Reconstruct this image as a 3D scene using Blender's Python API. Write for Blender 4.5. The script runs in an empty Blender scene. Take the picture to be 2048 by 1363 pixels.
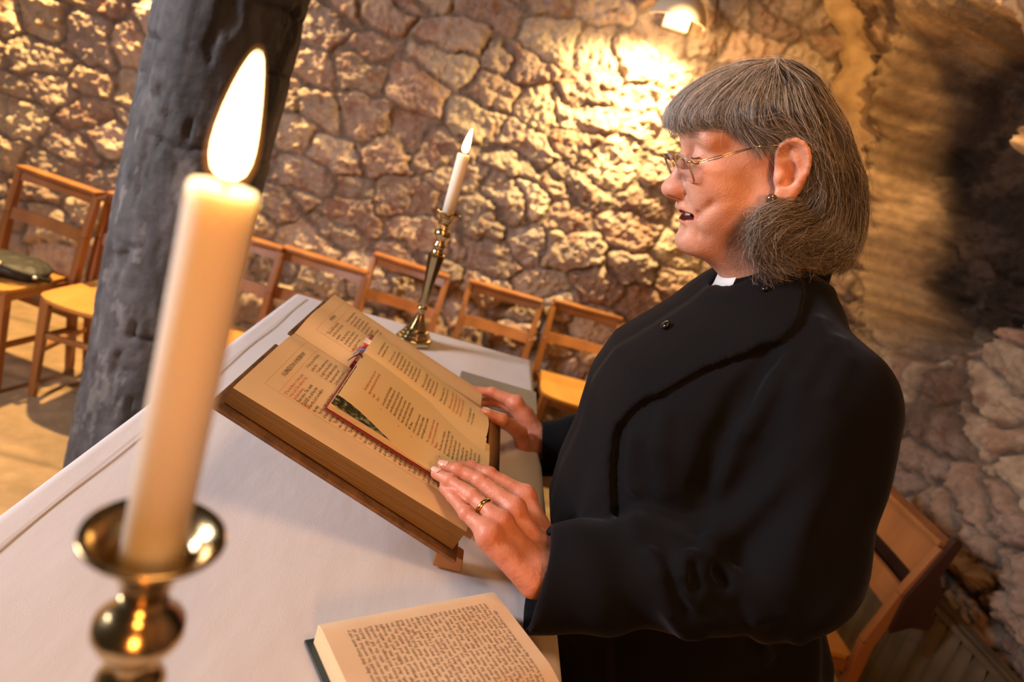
import bpy, math, random
import numpy as np
from mathutils import Matrix, Vector
random.seed(7)
RNG = np.random.default_rng(11)
S = bpy.context.scene
COL = S.collection
# ---------------------------------------------------------------- camera
FPX = 1365.0                                   # focal length in pixels of the 2048 px wide frame (24 mm)
_r, _p, _y = math.radians(17.46), math.radians(16.06), math.radians(5.15)
CAM = np.array([0, 0, 1.55])
_fh = np.array([math.sin(_y), math.cos(_y), 0]); _R0 = np.array([math.cos(_y), -math.sin(_y), 0])
CF = _fh*math.cos(_p) + np.array([0, 0, -math.sin(_p)])
_U0 = _fh*math.sin(_p) + np.array([0, 0, math.cos(_p)])
CX = math.cos(_r)*_R0 + math.sin(_r)*_U0
CY = -math.sin(_r)*_R0 + math.cos(_r)*_U0
cam = bpy.data.cameras.new('camera'); camo = bpy.data.objects.new('camera', cam); COL.objects.link(camo)
M = Matrix.Identity(4)
for i in range(3):
    M[i][0], M[i][1], M[i][2], M[i][3] = CX[i], CY[i], -CF[i], CAM[i]
camo.matrix_world = M
cam.sensor_fit = 'HORIZONTAL'; cam.sensor_width = 36; cam.lens = 36*FPX/2048
cam.clip_start = 0.02
cam.dof.use_dof = True; cam.dof.focus_distance = 0.83; cam.dof.aperture_fstop = 4.0
S.camera = camo
# ---------------------------------------------------------------- colour management, world, lights
S.view_settings.view_transform = 'Standard'; S.view_settings.look = 'None'
S.view_settings.exposure = 0.0; S.view_settings.gamma = 1.0
S.view_settings.use_curve_mapping = False
W = bpy.data.worlds.new('world'); S.world = W; W.use_nodes = True
W.node_tree.nodes['Background'].inputs[0].default_value = (1.0, .72, .52, 1)
W.node_tree.nodes['Background'].inputs[1].default_value = 0.035

def light(name, kind, loc, target, energy, color, **kw):
    l = bpy.data.lights.new(name, kind); l.energy = energy; l.color = color
    for k, v in kw.items(): setattr(l, k, v)
    o = bpy.data.objects.new(name, l); COL.objects.link(o); o.location = loc
    if target is not None:
        o.rotation_euler = (Vector(target)-Vector(loc)).to_track_quat('-Z', 'Y').to_euler()
    return o
light('daylight', 'AREA', (-2.35, .62, 2.08), (0, 1.0, 1.3), 88, (1, .93, .95), shape='RECTANGLE', size=.55, size_y=.8)
light('room_lamp', 'AREA', (.45, -1.6, 1.95), (.35, .9, 1.3), 32, (1, .37, .085), shape='DISK', size=.45)
light('ceiling_lamp', 'AREA', (.05, .25, 2.75), (.05, .8, 1.0), 11, (1, .55, .25), shape='DISK', size=.5)
light('wall_downlight', 'SPOT', (.60, 3.29, 2.22), (.46, 3.52, 1.45), 270, (1, .70, .30), spot_size=math.radians(125), spot_blend=1, shadow_soft_size=.03)
light('wall_light_glow', 'POINT', (.60, 3.28, 2.20), None, 9, (1, .62, .24), shadow_soft_size=.03)
light('vault_fill_spot', 'SPOT', (.85, 1.25, 2.62), (1.58, 3.25, 2.0), 150, (1, .58, .20), spot_size=math.radians(52), spot_blend=.7, shadow_soft_size=.05)  # unseen spot added to brighten the vaulted right wall
light('left_downlight', 'SPOT', (-2.0, 3.37, 2.75), (-1.9, 3.32, .4), 820, (1, .64, .24), spot_size=math.radians(115), spot_blend=.7, shadow_soft_size=.04)

# ---------------------------------------------------------------- helpers
def ray(px, py): return CF + CX*(px-1024)/FPX - CY*(py-681.5)/FPX
def at(px, py, axis, v):
    """the point of the place seen at (px, py) of the photograph that has that x, y or z"""
    d = ray(px, py); i = 'xyz'.index(axis)
    return CAM + d*((v-CAM[i])/d[i])
def on_plane(px, py, P, n):
    d = ray(px, py); return CAM + d*(np.dot(P-CAM, n)/np.dot(d, n))

def mesh_np(name, V, F, smooth=True):
    V = np.asarray(V, np.float32); me = bpy.data.meshes.new(name)
    if isinstance(F, np.ndarray) and F.ndim == 2:
        k = F.shape[1]; n = len(F)
        me.vertices.add(len(V)); me.vertices.foreach_set('co', V.ravel())
        me.loops.add(n*k); me.loops.foreach_set('vertex_index', F.astype(np.int32).ravel())
        me.polygons.add(n); me.polygons.foreach_set('loop_start', np.arange(0, n*k, k, dtype=np.int32))
        me.update(calc_edges=True); me.validate()
    else:
        me.from_pydata([tuple(map(float, v)) for v in V], [], [tuple(map(int, f)) for f in F]); me.update()
    me.polygons.foreach_set('use_smooth', np.full(len(me.polygons), smooth)); me.update()
    return me

class MB:
    """collects shapes of one part"""
    def __init__(s): s.V = []; s.F = []; s.n = 0; s.mi = []
    def add(s, V, F, mi=0):
        s.V += [tuple(map(float, v)) for v in V]; s.F += [tuple(int(i)+s.n for i in f) for f in F]; s.mi += [mi]*len(F); s.n += len(V)
        return s
    def hexa(s, c8, mi=0):
        return s.add(c8, [(0,3,2,1),(4,5,6,7),(0,1,5,4),(1,2,6,5),(2,3,7,6),(3,0,4,7)], mi)
    def box(s, lo, hi, mi=0):
        (a,b,c),(d,e,f) = lo, hi
        return s.hexa([(a,b,c),(d,b,c),(d,e,c),(a,e,c),(a,b,f),(d,b,f),(d,e,f),(a,e,f)], mi)
    def bar(s, p, q, w, d, up=(0,0,1), w2=None, d2=None, mi=0):
        """a bar from p to q, w wide across, d deep along 'up'"""
        p, q, up = (np.array(a, float) for a in (p, q, up)); t = q-p; t /= np.linalg.norm(t)
        sd = np.cross(t, up); sd /= np.linalg.norm(sd); u = np.cross(sd, t)
        w2 = w if w2 is None else w2; d2 = d if d2 is None else d2
        c = [P + sd*a*ww/2 + u*b*dd/2 for P, ww, dd in ((p, w, d), (q, w2, d2)) for a, b in ((-1,-1),(1,-1),(1,1),(-1,1))]
        return s.hexa(c, mi)
    def tube(s, pts, r, n=10, mi=0, cap=True):
        pts = [np.array(p, float) for p in pts]; r = [r]*len(pts) if np.isscalar(r) else r
        V = []; F = []; prev = None
        for i, p in enumerate(pts):
            t = pts[min(i+1, len(pts)-1)]-pts[max(i-1, 0)]; t /= np.linalg.norm(t)+1e-12
            if prev is None:
                a = np.array([0,0,1.]) if abs(t[2]) < .9 else np.array([1.,0,0]); u = np.cross(t, a)
            else: u = prev-t*np.dot(prev, t)
            u /= np.linalg.norm(u); prev = u; v = np.cross(t, u)
            V += [p+r[i]*(u*math.cos(k*2*math.pi/n)+v*math.sin(k*2*math.pi/n)) for k in range(n)]
        for i in range(len(pts)-1):
            for k in range(n):
                F.append((i*n+k, i*n+(k+1) % n, (i+1)*n+(k+1) % n, (i+1)*n+k))
        if cap: F += [tuple(range(n-1, -1, -1)), tuple(range((len(pts)-1)*n, len(pts)*n))]
        return s.add(V, F, mi)
    def lathe(s, prof, n=32, c=(0,0,0), mi=0, cap=True, nf=None):
        V = []; F = []
        for r, z in prof:
            for k in range(n):
                a = 2*math.pi*k/n; V.append((c[0]+r*math.cos(a), c[1]+r*math.sin(a), c[2]+z))
        for i in range(len(prof)-1):
            for k in range(n): F.append((i*n+k, i*n+(k+1) % n, (i+1)*n+(k+1) % n, (i+1)*n+k))
        if cap: F += [tuple(range(n-1, -1, -1)), tuple(range((len(prof)-1)*n, len(prof)*n))]
        return s.add(V, F, mi)
    def grid(s, P, mi=0, flip=False):
        P = np.asarray(P); a, b = P.shape[:2]; F = []
        for i in range(a-1):
            for j in range(b-1):
                f = (i*b+j, i*b+j+1, (i+1)*b+j+1, (i+1)*b+j); F.append(f[::-1] if flip else f)
        return s.add(P.reshape(-1, 3), F, mi)
    def mesh(s, name, smooth=False):
        me = bpy.data.meshes.new(name); me.from_pydata(s.V, [], s.F); me.update()
        me.polygons.foreach_set('use_smooth', np.full(len(me.polygons), smooth))
        me.polygons.foreach_set('material_index', np.array(s.mi, np.int32)); me.update()
        return me

def obj(name, me, mats, parent=None, bevel=0, weld=False):
    if isinstance(me, MB): me = me.mesh(name)
    me.name = name
    o = bpy.data.objects.new(name, me); COL.objects.link(o)
    for m in (mats if isinstance(mats, (list, tuple)) else [mats]):
        if m: me.materials.append(m)
    if parent is not None:
        o.parent = parent
        if parent.name in ABS: o.matrix_parent_inverse = Matrix.Translation(-parent.location)
    if bevel:
        b = o.modifiers.new('bevel', 'BEVEL'); b.width = bevel; b.segments = 2; b.limit_method = 'ANGLE'; b.angle_limit = math.radians(40)
        w = o.modifiers.new('normals', 'WEIGHTED_NORMAL'); me.polygons.foreach_set('use_smooth', np.full(len(me.polygons), True))
    return o
ABS = set()
def thing(name, label, cat, loc=(0,0,0), rotz=0, group=None, absolute=False):
    """an Empty at the thing's base; with absolute=True its parts are given in the room's own coordinates"""
    o = bpy.data.objects.new(name, None); COL.objects.link(o); o.empty_display_size = .05
    o.location = loc; o.rotation_euler = (0, 0, rotz)
    o['label'] = label; o['category'] = cat
    if group: o['group'] = group
    if absolute: ABS.add(o.name)
    return o
def tag(o, label, cat, group=None, kind=None):
    if label: o['label'] = label
    if cat: o['category'] = cat
    if group: o['group'] = group
    if kind: o['kind'] = kind
    return o
def structure(o, label=None, cat=None):
    o['kind'] = 'structure'
    if label: o['label'] = label
    if cat: o['category'] = cat
    return o
def copy_tree(o, parent=None):
    c = o.copy(); COL.objects.link(c)
    if parent is not None: c.parent = parent
    for ch in list(o.children): copy_tree(ch, c)
    return c

# noise in numpy
def _hash(ix, iy, iz, s):
    h = (ix*374761393 + iy*668265263 + iz*2147483647 + s*974634777) & 0xffffffff
    h = ((h ^ (h >> 13))*1274126177) & 0xffffffff
    return ((h ^ (h >> 16)) & 0xffff)/65535.0
def vnoise(P, seed=0):
    P = np.asarray(P); I = np.floor(P).astype(np.int64); f = P-I; f = f*f*(3-2*f); r = 0
    for a in (0, 1):
        for b in (0, 1):
            for c in (0, 1):
                w = (f[..., 0] if a else 1-f[..., 0])*(f[..., 1] if b else 1-f[..., 1])*(f[..., 2] if c else 1-f[..., 2])
                r = r + w*_hash(I[..., 0]+a, I[..., 1]+b, I[..., 2]+c, seed)
    return r*2-1
def fbm(P, oct=4, seed=0, gain=.5):
    r = 0; a = 1
    for o in range(oct):
        r = r + a*vnoise(np.asarray(P)*2**o, seed+o*17); a *= gain
    return r
def sstep(a, b, x):
    t = np.clip((x-a)/(b-a), 0, 1); return t*t*(3-2*t)

# ---------------------------------------------------------------- materials
def nodes(m): return m.node_tree.nodes, m.node_tree.links
def mat(name, color, rough=.6, metal=0, var=.0, vscale=20, vstretch=(1,1,1), color2=None, bump=0, bscale=200, spec=.5, sss=0, sss_r=(.01,.004,.002), sheen=0, detail=4, attr=None, rough_var=0):
    m = bpy.data.materials.new(name); m.use_nodes = True; N, L = nodes(m); b = N['Principled BSDF']
    b.inputs['Roughness'].default_value = rough; b.inputs['Metallic'].default_value = metal
    b.inputs['Specular IOR Level'].default_value = spec
    c1 = tuple(color)+(1,); b.inputs['Base Color'].default_value = c1
    tc = N.new('ShaderNodeTexCoord'); mp = N.new('ShaderNodeMapping'); mp.inputs['Scale'].default_value = vstretch
    L.new(tc.outputs['Object'], mp.inputs['Vector'])
    out = None
    if var or color2:
        nz = N.new('ShaderNodeTexNoise'); nz.inputs['Scale'].default_value = vscale; nz.inputs['Detail'].default_value = detail
        L.new(mp.outputs[0], nz.inputs['Vector'])
        rp = N.new('ShaderNodeValToRGB'); L.new(nz.outputs['Fac'], rp.inputs['Fac'])
        c2 = color2 if color2 else tuple(x*(1-var) for x in color)
        rp.color_ramp.elements[0].position = .32; rp.color_ramp.elements[1].position = .68
        rp.color_ramp.elements[0].color = tuple(c2)+(1,); rp.color_ramp.elements[1].color = c1
        out = rp.outputs['Color']
    if attr:
        at_ = N.new('ShaderNodeAttribute'); at_.attribute_name = attr
        if out is None: out = at_.outputs['Color']
        else:
            mx = N.new('ShaderNodeMix'); mx.data_type = 'RGBA'; mx.blend_type = 'MULTIPLY'; mx.inputs['Factor'].default_value = 1
            L.new(out, mx.inputs['A']); L.new(at_.outputs['Color'], mx.inputs['B']); out = mx.outputs['Result']
    if out is not None: L.new(out, b.inputs['Base Color'])
    if bump:
        nb = N.new('ShaderNodeTexNoise'); nb.inputs['Scale'].default_value = bscale; nb.inputs['Detail'].default_value = 5
        L.new(mp.outputs[0], nb.inputs['Vector'])
        bp = N.new('ShaderNodeBump'); bp.inputs['Strength'].default_value = 1; bp.inputs['Distance'].default_value = bump
        L.new(nb.outputs['Fac'], bp.inputs['Height']); L.new(bp.outputs[0], b.inputs['Normal'])
    if sss:
        b.inputs['Subsurface Weight'].default_value = sss; b.inputs['Subsurface Radius'].default_value = sss_r; b.inputs['Subsurface Scale'].default_value = 1
    if sheen:
        b.inputs['Sheen Weight'].default_value = sheen; b.inputs['Sheen Roughness'].default_value = .4
    return m
def emit(name, color, strength):
    m = bpy.data.materials.new(name); m.use_nodes = True; N, L = nodes(m); b = N['Principled BSDF']
    b.inputs['Base Color'].default_value = (0,0,0,1); b.inputs['Emission Color'].default_value = tuple(color)+(1,); b.inputs['Emission Strength'].default_value = strength
    return m
def point_color(me, col):
    a = me.attributes.new('tint', 'FLOAT_COLOR', 'POINT')
    c = np.ones((len(me.vertices), 4), np.float32); c[:, :3] = col; a.data.foreach_set('color', c.ravel())

# ---------------------------------------------------------------- signed distance modelling
def smin(a, b, k):
    h = np.maximum(k-np.abs(a-b), 0)/k; return np.minimum(a, b)-h*h*k*.25
def smax(a, b, k): return -smin(-a, -b, k)
def ell(P, c, r, R=None):
    q = P-np.asarray(c)
    if R is not None: q = q@np.asarray(R)
    r = np.asarray(r, float); k0 = np.linalg.norm(q/r, axis=1); k1 = np.linalg.norm(q/(r*r), axis=1)+1e-9
    return k0*(k0-1)/k1
def sph(P, c, r): return np.linalg.norm(P-np.asarray(c), axis=1)-r
def cap(P, a, b, ra, rb=None):
    a = np.asarray(a, float); b = np.asarray(b, float); rb = ra if rb is None else rb
    ab = b-a; t = np.clip(((P-a)@ab)/(ab@ab+1e-12), 0, 1)
    return np.linalg.norm(P-a-t[:, None]*ab, axis=1)-(ra+(rb-ra)*t)
def chain(P, pts, rs, k=.004):
    d = None
    for i in range(len(pts)-1):
        e = cap(P, pts[i], pts[i+1], rs[i], rs[i+1]); d = e if d is None else smin(d, e, k)
    return d
def surface_nets(f, lo, hi, h, B=8, slack=.012):
    lo = np.asarray(lo, float); n = np.ceil((np.asarray(hi)-lo)/h/B).astype(int)
    N = n*B; D = np.empty(tuple(N+1), np.float32)
    bi = np.stack(np.meshgrid(*[np.arange(k) for k in n], indexing='ij'), -1).reshape(-1, 3)
    fc = f(lo+(bi*B+B/2)*h)
    D[:] = 1.
    act = np.abs(fc) < B*h*.9*1.15+slack
    off = np.stack(np.meshgrid(*[np.arange(B+1)]*3, indexing='ij'), -1).reshape(-1, 3)
    for s in bi[(~act) & (fc < 0)]:
        a = s*B; D[a[0]:a[0]+B+1, a[1]:a[1]+B+1, a[2]:a[2]+B+1] = -1.
    ab = bi[act]
    for i in range(0, len(ab), 400):
        c = ab[i:i+400]; idx = (c[:, None]*B+off[None]).reshape(-1, 3)
        D[idx[:, 0], idx[:, 1], idx[:, 2]] = f(lo+idx*h)
    ins = D < 0
    cn = [(a, b, c) for a in (0,1) for b in (0,1) for c in (0,1)]
    sl = lambda a, k: slice(a, a+k)
    nc = N
    cnt = np.zeros(tuple(nc), np.int8)
    for a, b, c in cn: cnt += ins[sl(a, nc[0]), sl(b, nc[1]), sl(c, nc[2])]
    mask = (cnt > 0) & (cnt < 8)
    cells = np.argwhere(mask); ids = np.full(tuple(nc), -1, np.int32); ids[mask] = np.arange(len(cells))
    acc = np.zeros((len(cells), 3)); m = np.zeros(len(cells))
    for a in cn:
        for ax in range(3):
            if a[ax]: continue
            b = list(a); b[ax] = 1
            da = D[cells[:, 0]+a[0], cells[:, 1]+a[1], cells[:, 2]+a[2]]; db = D[cells[:, 0]+b[0], cells[:, 1]+b[1], cells[:, 2]+b[2]]
            x = (da < 0) != (db < 0); t = np.where(x, da/(da-db+1e-20), 0); p = np.tile(np.array(a, float), (len(cells), 1)); p[:, ax] += t
            acc[x] += p[x]; m += x
    V = lo+(cells+acc/np.maximum(m, 1)[:, None])*h
    F = []
    for ax in range(3):
        u, v = (ax+1) % 3, (ax+2) % 3
        s0 = [slice(0, None)]*3; s1 = [slice(0, None)]*3; s0[ax] = slice(0, -1); s1[ax] = slice(1, None)
        x = np.argwhere(ins[tuple(s0)] != ins[tuple(s1)]); x = x[(x[:, u] > 0) & (x[:, v] > 0) & (x[:, u] < nc[u]) & (x[:, v] < nc[v])]
        fl = ins[x[:, 0], x[:, 1], x[:, 2]]
        q = []
        for du, dv in ((-1,-1),(0,-1),(0,0),(-1,0)):
            y = x.copy(); y[:, u] += du; y[:, v] += dv; q.append(ids[y[:, 0], y[:, 1], y[:, 2]])
        q = np.stack(q, 1); q[~fl] = q[~fl][:, ::-1]; F.append(q)
    F = np.concatenate(F); F = F[(F >= 0).all(1)]
    return V, F
# ================================================================ the room
BACK = 3.55
# ---- rubble masonry: cells of irregular coursed stones, returned as height, stone id, edge distance
def rubble(U, Vv, seed, ch=.125, cw=.23, jit=.42):
    """U along the wall, Vv up; returns F1, F2-F1, id (all arrays)"""
    r = np.random.default_rng(seed); nr, ncx = 64, 64
    ju = (r.random((nr, ncx))-.5)*2*jit; jv = (r.random((nr, ncx))-.5)*2*jit*.75; wgt = r.random((nr, ncx))*.22
    row0 = np.floor(Vv/ch).astype(int)
    b1 = np.full(U.shape, 9.); b2 = np.full(U.shape, 9.); bid = np.zeros(U.shape, int)
    for dr in (-2, -1, 0, 1, 2):
        row = row0+dr; sh = _hash(row, row*0, row*0, seed+5)
        c0 = np.floor(U/cw-sh).astype(int)
        for dc in (-2, -1, 0, 1, 2):
            c = c0+dc; i, j = row % nr, c % ncx
            su = (c+.5+sh+ju[i, j])*cw; sv = (row+.5+jv[i, j])*ch
            du = np.abs(U-su)/cw; dv = np.abs(Vv-sv)/ch
            d = (du**2.6+dv**2.6)**(1/2.6)-wgt[i, j]
            new = d < b1
            b2 = np.where(new, b1, np.minimum(b2, d)); bid = np.where(new, i*ncx+j, bid); b1 = np.where(new, d, b1)
    return b1, b2-b1, bid
PAL = np.array([(.44,.31,.23), (.38,.28,.22), (.48,.36,.26), (.36,.245,.19), (.42,.32,.25), (.33,.25,.21), (.52,.41,.30), (.40,.26,.19)])
def stone_field(U, Vv, seed, ch=.17, cw=.30, relief=.026, amp=1.):
    P3 = np.stack([U, Vv, U*0], -1)
    wu = fbm(P3*4, 3, seed)*.040+fbm(P3*19, 3, seed+4)*.012; wv = fbm(P3*4+31, 3, seed+1)*.034+fbm(P3*19+9, 3, seed+6)*.012
    f1, e, sid = rubble(U+wu, Vv+wv, seed, ch, cw)
    r = np.random.default_rng(seed+3); off = r.normal(0, .009, 4096); pc = r.integers(0, len(PAL), 4096); br = r.normal(1, .12, 4096)
    face = sstep(.02, .17, e)
    fl = fbm(P3*9, 5, seed+20, .62); chips = np.abs(fbm(P3*21+7, 4, seed+30, .6)); fine = fbm(P3*52, 3, seed+40, .6)
    led = fbm(np.stack([U*9, Vv*26, U*0], -1)+3, 3, seed+44)
    h = face*(relief*(.75+.25*sstep(.1, .5, e))+off[sid]) + amp*((.45+.55*face)*(.011*fl+.015*(chips-.3)+.0065*led)+.0052*fine)
    colr = PAL[pc[sid]]*br[sid][..., None]
    vein = sstep(-.2, .5, fbm(P3*9+50, 4, seed+60))[..., None]
    colr = colr*(1-.35*vein)+np.array((.58,.46,.36))*.35*vein*br[sid][..., None]
    rust = sstep(.35, .8, fbm(P3*13+90, 4, seed+70))[..., None]
    colr = colr*(1-rust*.55)+np.array((.30,.14,.09))*rust*.55
    mort = np.array((.215,.160,.122))*(1+.25*fbm(P3*18, 3, seed+80))[..., None]
    k = sstep(.02, .13, e)[..., None]
    return h, np.clip(colr*k+mort*(1-k), .01, .9)
stone_mat = mat('rubble_stone', (1, 1, 1), .92, var=.32, vscale=26, detail=8, bump=.006, bscale=70, spec=.2, attr='tint')

def grid_mesh(name, P, C):
    a, b = P.shape[:2]; I = np.arange(a*b).reshape(a, b)
    F = np.stack([I[:-1, :-1], I[:-1, 1:], I[1:, 1:], I[1:, :-1]], -1).reshape(-1, 4)
    me = mesh_np(name, P.reshape(-1, 3), F); point_color(me, C.reshape(-1, 3)); return me

def vault_x(z):
    t = np.clip((np.asarray(z)-.95)/1.95, 0, .999)
    return 1.85-1.30*(1-np.sqrt(1-t*t))
# back wall
uu = np.concatenate([np.arange(-3.6, -2.4, .016), np.arange(-2.4, 1.9, .0075)]); vv = np.concatenate([np.arange(0, .5, .02), np.arange(.5, 2.9, .0075)])
U, Vv = np.meshgrid(uu, vv, indexing='xy')
h, c = stone_field(U, Vv, 3, ch=.165, cw=.25, relief=.023)
big = fbm(np.stack([U*1.6, Vv*1.6, U*0], -1), 3, 5)*.03-.03
P = np.stack([U, BACK-h-big, Vv], -1)
structure(obj('wall_back', grid_mesh('wall_back', P, c), stone_mat), 'rough rubble stone wall behind the row of chairs', 'wall')

# right wall, leaning inwards as a vault, with a deep dark recess
yy = np.concatenate([np.arange(-1.2, 1.2, .03), np.arange(1.2, 3.60, .0085)]); zz = np.concatenate([np.arange(0, .5, .03), np.arange(.5, 2.885, .0085)])
Yg, Zg = np.meshgrid(yy, zz, indexing='xy')
P3 = np.stack([Yg, Zg, Yg*0], -1)
h, c = stone_field(Yg+.06*fbm(P3*3, 2, 8), Zg+.05*fbm(P3*3+9, 2, 9), 21, ch=.12, cw=.30, relief=.04, amp=1.25); c = c*.72
rock = fbm(P3*3.2, 5, 77, .55)
upper = sstep(1.55, 1.95, Zg+.16*fbm(P3*3, 3, 12))
wob = .07*fbm(P3*4, 3, 44)
ny, nz = (Yg-2.72+wob)/.50, (Zg-1.82+wob)/.62
inside = 1-sstep(.86, 1.06, (np.abs(ny)**2.6+np.abs(nz)**2.4)**(1/2.5))
inside0 = inside
led = np.abs(fbm(np.stack([Yg*5+Zg*2, Zg*11-Yg*3, Yg*0], -1), 4, 35, .6)); h = h*(1-.75*upper)+upper*(.055*rock+.035*(led-.3)*(1-inside0)+.022*fbm(P3*15, 5, 33, .65))+.03*fbm(P3*2.2, 3, 6)
lime = np.array((.56,.39,.22)); soot_shade = np.array((.035,.024,.018)); brown = np.array((.21,.135,.095))
inside0 = inside; Q3 = np.stack([Yg, Zg, inside*.42+vault_x(Zg)], -1)
m1 = sstep(-.25, .45, fbm(Q3*4.5+3, 5, 51, .6))[..., None]
m1 = np.clip(m1*.7+.6*sstep(.0, .5, fbm(Q3*11+8, 4, 53, .6))[..., None]*m1, 0, 1); cu = lime*1.1*m1+brown*.8*(1-m1)
c = c*(1-upper[..., None])+cu*upper[..., None]
patch = sstep(.05, .55, fbm(Q3*2.6+17, 4, 61, .6))[..., None]*.75
c = c*(1-patch)+brown*.55*patch
rr_ = (np.abs(ny)**2.6+np.abs(nz)**2.4)**(1/2.5)
jamb = (np.exp(-((rr_-1.13)/.15)**2)*sstep(-.1, .35, ny+.5*np.clip(nz, 0, 1))*sstep(1.0, 1.3, Zg))[..., None]
course = (.5+.5*np.sin(Zg*2*math.pi/.062+3*fbm(P3*4, 2, 91)))[..., None]
c = c*(1-jamb*.9)+np.array((.60,.42,.22))*(.62+.38*course)*(.8+.3*m1)*jamb*.9
h = h+jamb[..., 0]*(.012*course[..., 0]-.004)
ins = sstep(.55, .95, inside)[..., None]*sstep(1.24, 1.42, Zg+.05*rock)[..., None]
c = c*(1-ins)+(soot_shade*(1+.9*sstep(.1, .6, fbm(Q3*7, 5, 71, .6))[..., None]*1.3))*ins  # sooty dark stone, with the recess's shade put into the colour too
depth = inside*.42*(1+.25*rock)
h = h-.06*(1-sstep(.56, .66, Zg))
X = vault_x(Zg)-h+depth
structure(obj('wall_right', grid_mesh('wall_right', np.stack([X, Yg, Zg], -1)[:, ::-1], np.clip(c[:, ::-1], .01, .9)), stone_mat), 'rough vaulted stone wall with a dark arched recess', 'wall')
# a pale rendered rib where the vault meets the back wall
b = MB(); rows = []
zs = np.linspace(1.0, 2.86, 90)
for z in zs:
    x = float(vault_x(z)); w = .055+.045*float(fbm(np.array([[z*5, 1, 2]]), 4, 4)[0]); j = .03*float(fbm(np.array([[z*9, 5, 2]]), 4, 4)[0])
    rows.append([(x-w*1.25+j, 3.54, z), (x-w+j, 3.455, z), (x-w*.3+j, 3.43, z), (x+.02, 3.38+j, z), (x+.09, 3.33, z)])
b.grid(rows)
lime_mat = mat('lime_render', (.60,.43,.24), .95, color2=(.36,.24,.14), vscale=11, bump=.006, bscale=45, spec=.15, detail=8)
structure(obj('trim_1', b.mesh('trim_1', True), lime_mat), 'pale plastered rib where wall meets vault', 'trim')

# floor of worn pale slabs
xs = np.arange(-3.6, 1.95, .03); ys = np.arange(-1.4, 3.62, .03)
Xg, Yg = np.meshgrid(xs, ys, indexing='xy'); P3 = np.stack([Xg, Yg, Xg*0], -1)
row = np.floor(Yg/.55); fx = (Xg+row*.31)/.72; ex = np.minimum(fx % 1, 1-fx % 1)*.72; ey = np.minimum((Yg/.55) % 1, 1-(Yg/.55) % 1)*.55
joint = 1-sstep(.0, .035, np.minimum(ex, ey)); tone = _hash(np.floor(fx).astype(int), row.astype(int), row.astype(int)*0, 3)
c = (np.array((.33,.225,.13))*(1+.22*(tone-.5)+.15*fbm(P3*5, 4, 3))[..., None])*(1-.35*joint)[..., None]
floor_mat = mat('stone_floor', (1, 1, 1), .8, var=.25, vscale=14, bump=.003, bscale=40, spec=.25, attr='tint', detail=7)
structure(obj('floor', grid_mesh('floor', np.stack([Xg, Yg, -.004*joint+.003*fbm(P3*3, 3, 9)], -1), c), floor_mat), 'worn pale stone floor', 'floor')

# ---- round stone pillar between altar and chairs
px0, px1 = at(468, 0, 'y', 1.85), at(275, 870, 'y', 1.85)
ax = (px0-px1)/(px0[2]-px1[2])
nz_, na = 330, 150; zs = np.linspace(0, 2.7, nz_); aa = np.linspace(0, 2*math.pi, na, endpoint=False)
Z, A = np.meshgrid(zs, aa, indexing='ij'); P3 = np.stack([np.cos(A)*.9, np.sin(A)*.9, Z*2], -1)
joints = [.18, .46, .80, 1.03, 1.30, 1.52, 1.66, 1.95, 2.2]; g = np.zeros_like(Z)
for j in joints: g = np.maximum(g, np.exp(-((Z-j-.012*fbm(P3*2+j*9, 3, int(j*100)))/.006)**2)*sstep(-.5, .3, fbm(P3*2.2+j, 2, int(j*77))))
chip = sstep(.38, .62, fbm(P3*3.1+4, 4, 15, .55))
R = .169+.004*fbm(P3*1.5, 3, 2)+.003*fbm(P3*9, 4, 3)-.010*g-.010*chip
Cx = px1[0]+(Z-px1[2])*ax[0]
P = np.stack([Cx+R*np.cos(A), 1.85+R*np.sin(A), Z], -1)
mot = fbm(P3*4, 5, 8, .6)[..., None]; c = np.array((.090,.088,.094))*(1+.45*mot)
wh = sstep(.55, .75, fbm(P3*7+3, 4, 18, .6))[..., None]; c = c*(1-.3*wh)+np.array((.36,.34,.33))*.3*wh
c = c*(1-.6*g[..., None])
soot_shade = sstep(1.15, 1.75, Z+.25*fbm(P3*1.3, 3, 88))[..., None]*sstep(-.2, .5, np.cos(A+.5))[..., None]  # soot towards the top, plus shade painted onto the right side
c = c*(1-.8*soot_shade)
I = np.arange(nz_*na).reshape(nz_, na); J = np.roll(I, -1, 1)
F = np.stack([I[:-1], J[:-1], J[1:], I[1:]], -1).reshape(-1, 4)
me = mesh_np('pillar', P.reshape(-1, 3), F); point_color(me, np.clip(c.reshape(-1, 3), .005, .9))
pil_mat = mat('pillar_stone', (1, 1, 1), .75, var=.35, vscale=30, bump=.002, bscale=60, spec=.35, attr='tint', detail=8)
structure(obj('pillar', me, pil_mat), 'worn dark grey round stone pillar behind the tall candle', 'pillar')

# ---- wall downlight
white_enamel = mat('white_enamel', (.78,.70,.58), .35, spec=.5)
bulb = emit('bulb_glow', (1, .86, .62), 14)
lamp = thing('wall_light', 'white half-bowl downlight high on the stone wall above the woman', 'light', (.60, 3.47, 2.27), absolute=False)
V = []; b = MB(); nA, nE = 28, 12; outer = []; inner = []
for i in range(nE+1):
    e = math.pi/2*i/nE; outer.append([]); inner.append([])
    for k in range(nA+1):
        a = math.pi+math.pi*k/nA
        for L_, rr in ((outer, .135), (inner, .128)):
            L_[-1].append((rr*math.cos(a)*math.cos(e), rr*math.sin(a)*math.cos(e)*1.15, rr*math.sin(e)*.95-.02))
b.grid(outer); b.grid(inner, flip=True); b.grid([outer[0], inner[0]], flip=True)
obj('bowl_shade', b.mesh('bowl_shade', True), white_enamel, lamp)
obj('back_plate', MB().box((-.06, -.012, -.05), (.06, .03, .10)), white_enamel, lamp, bevel=.004)
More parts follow.
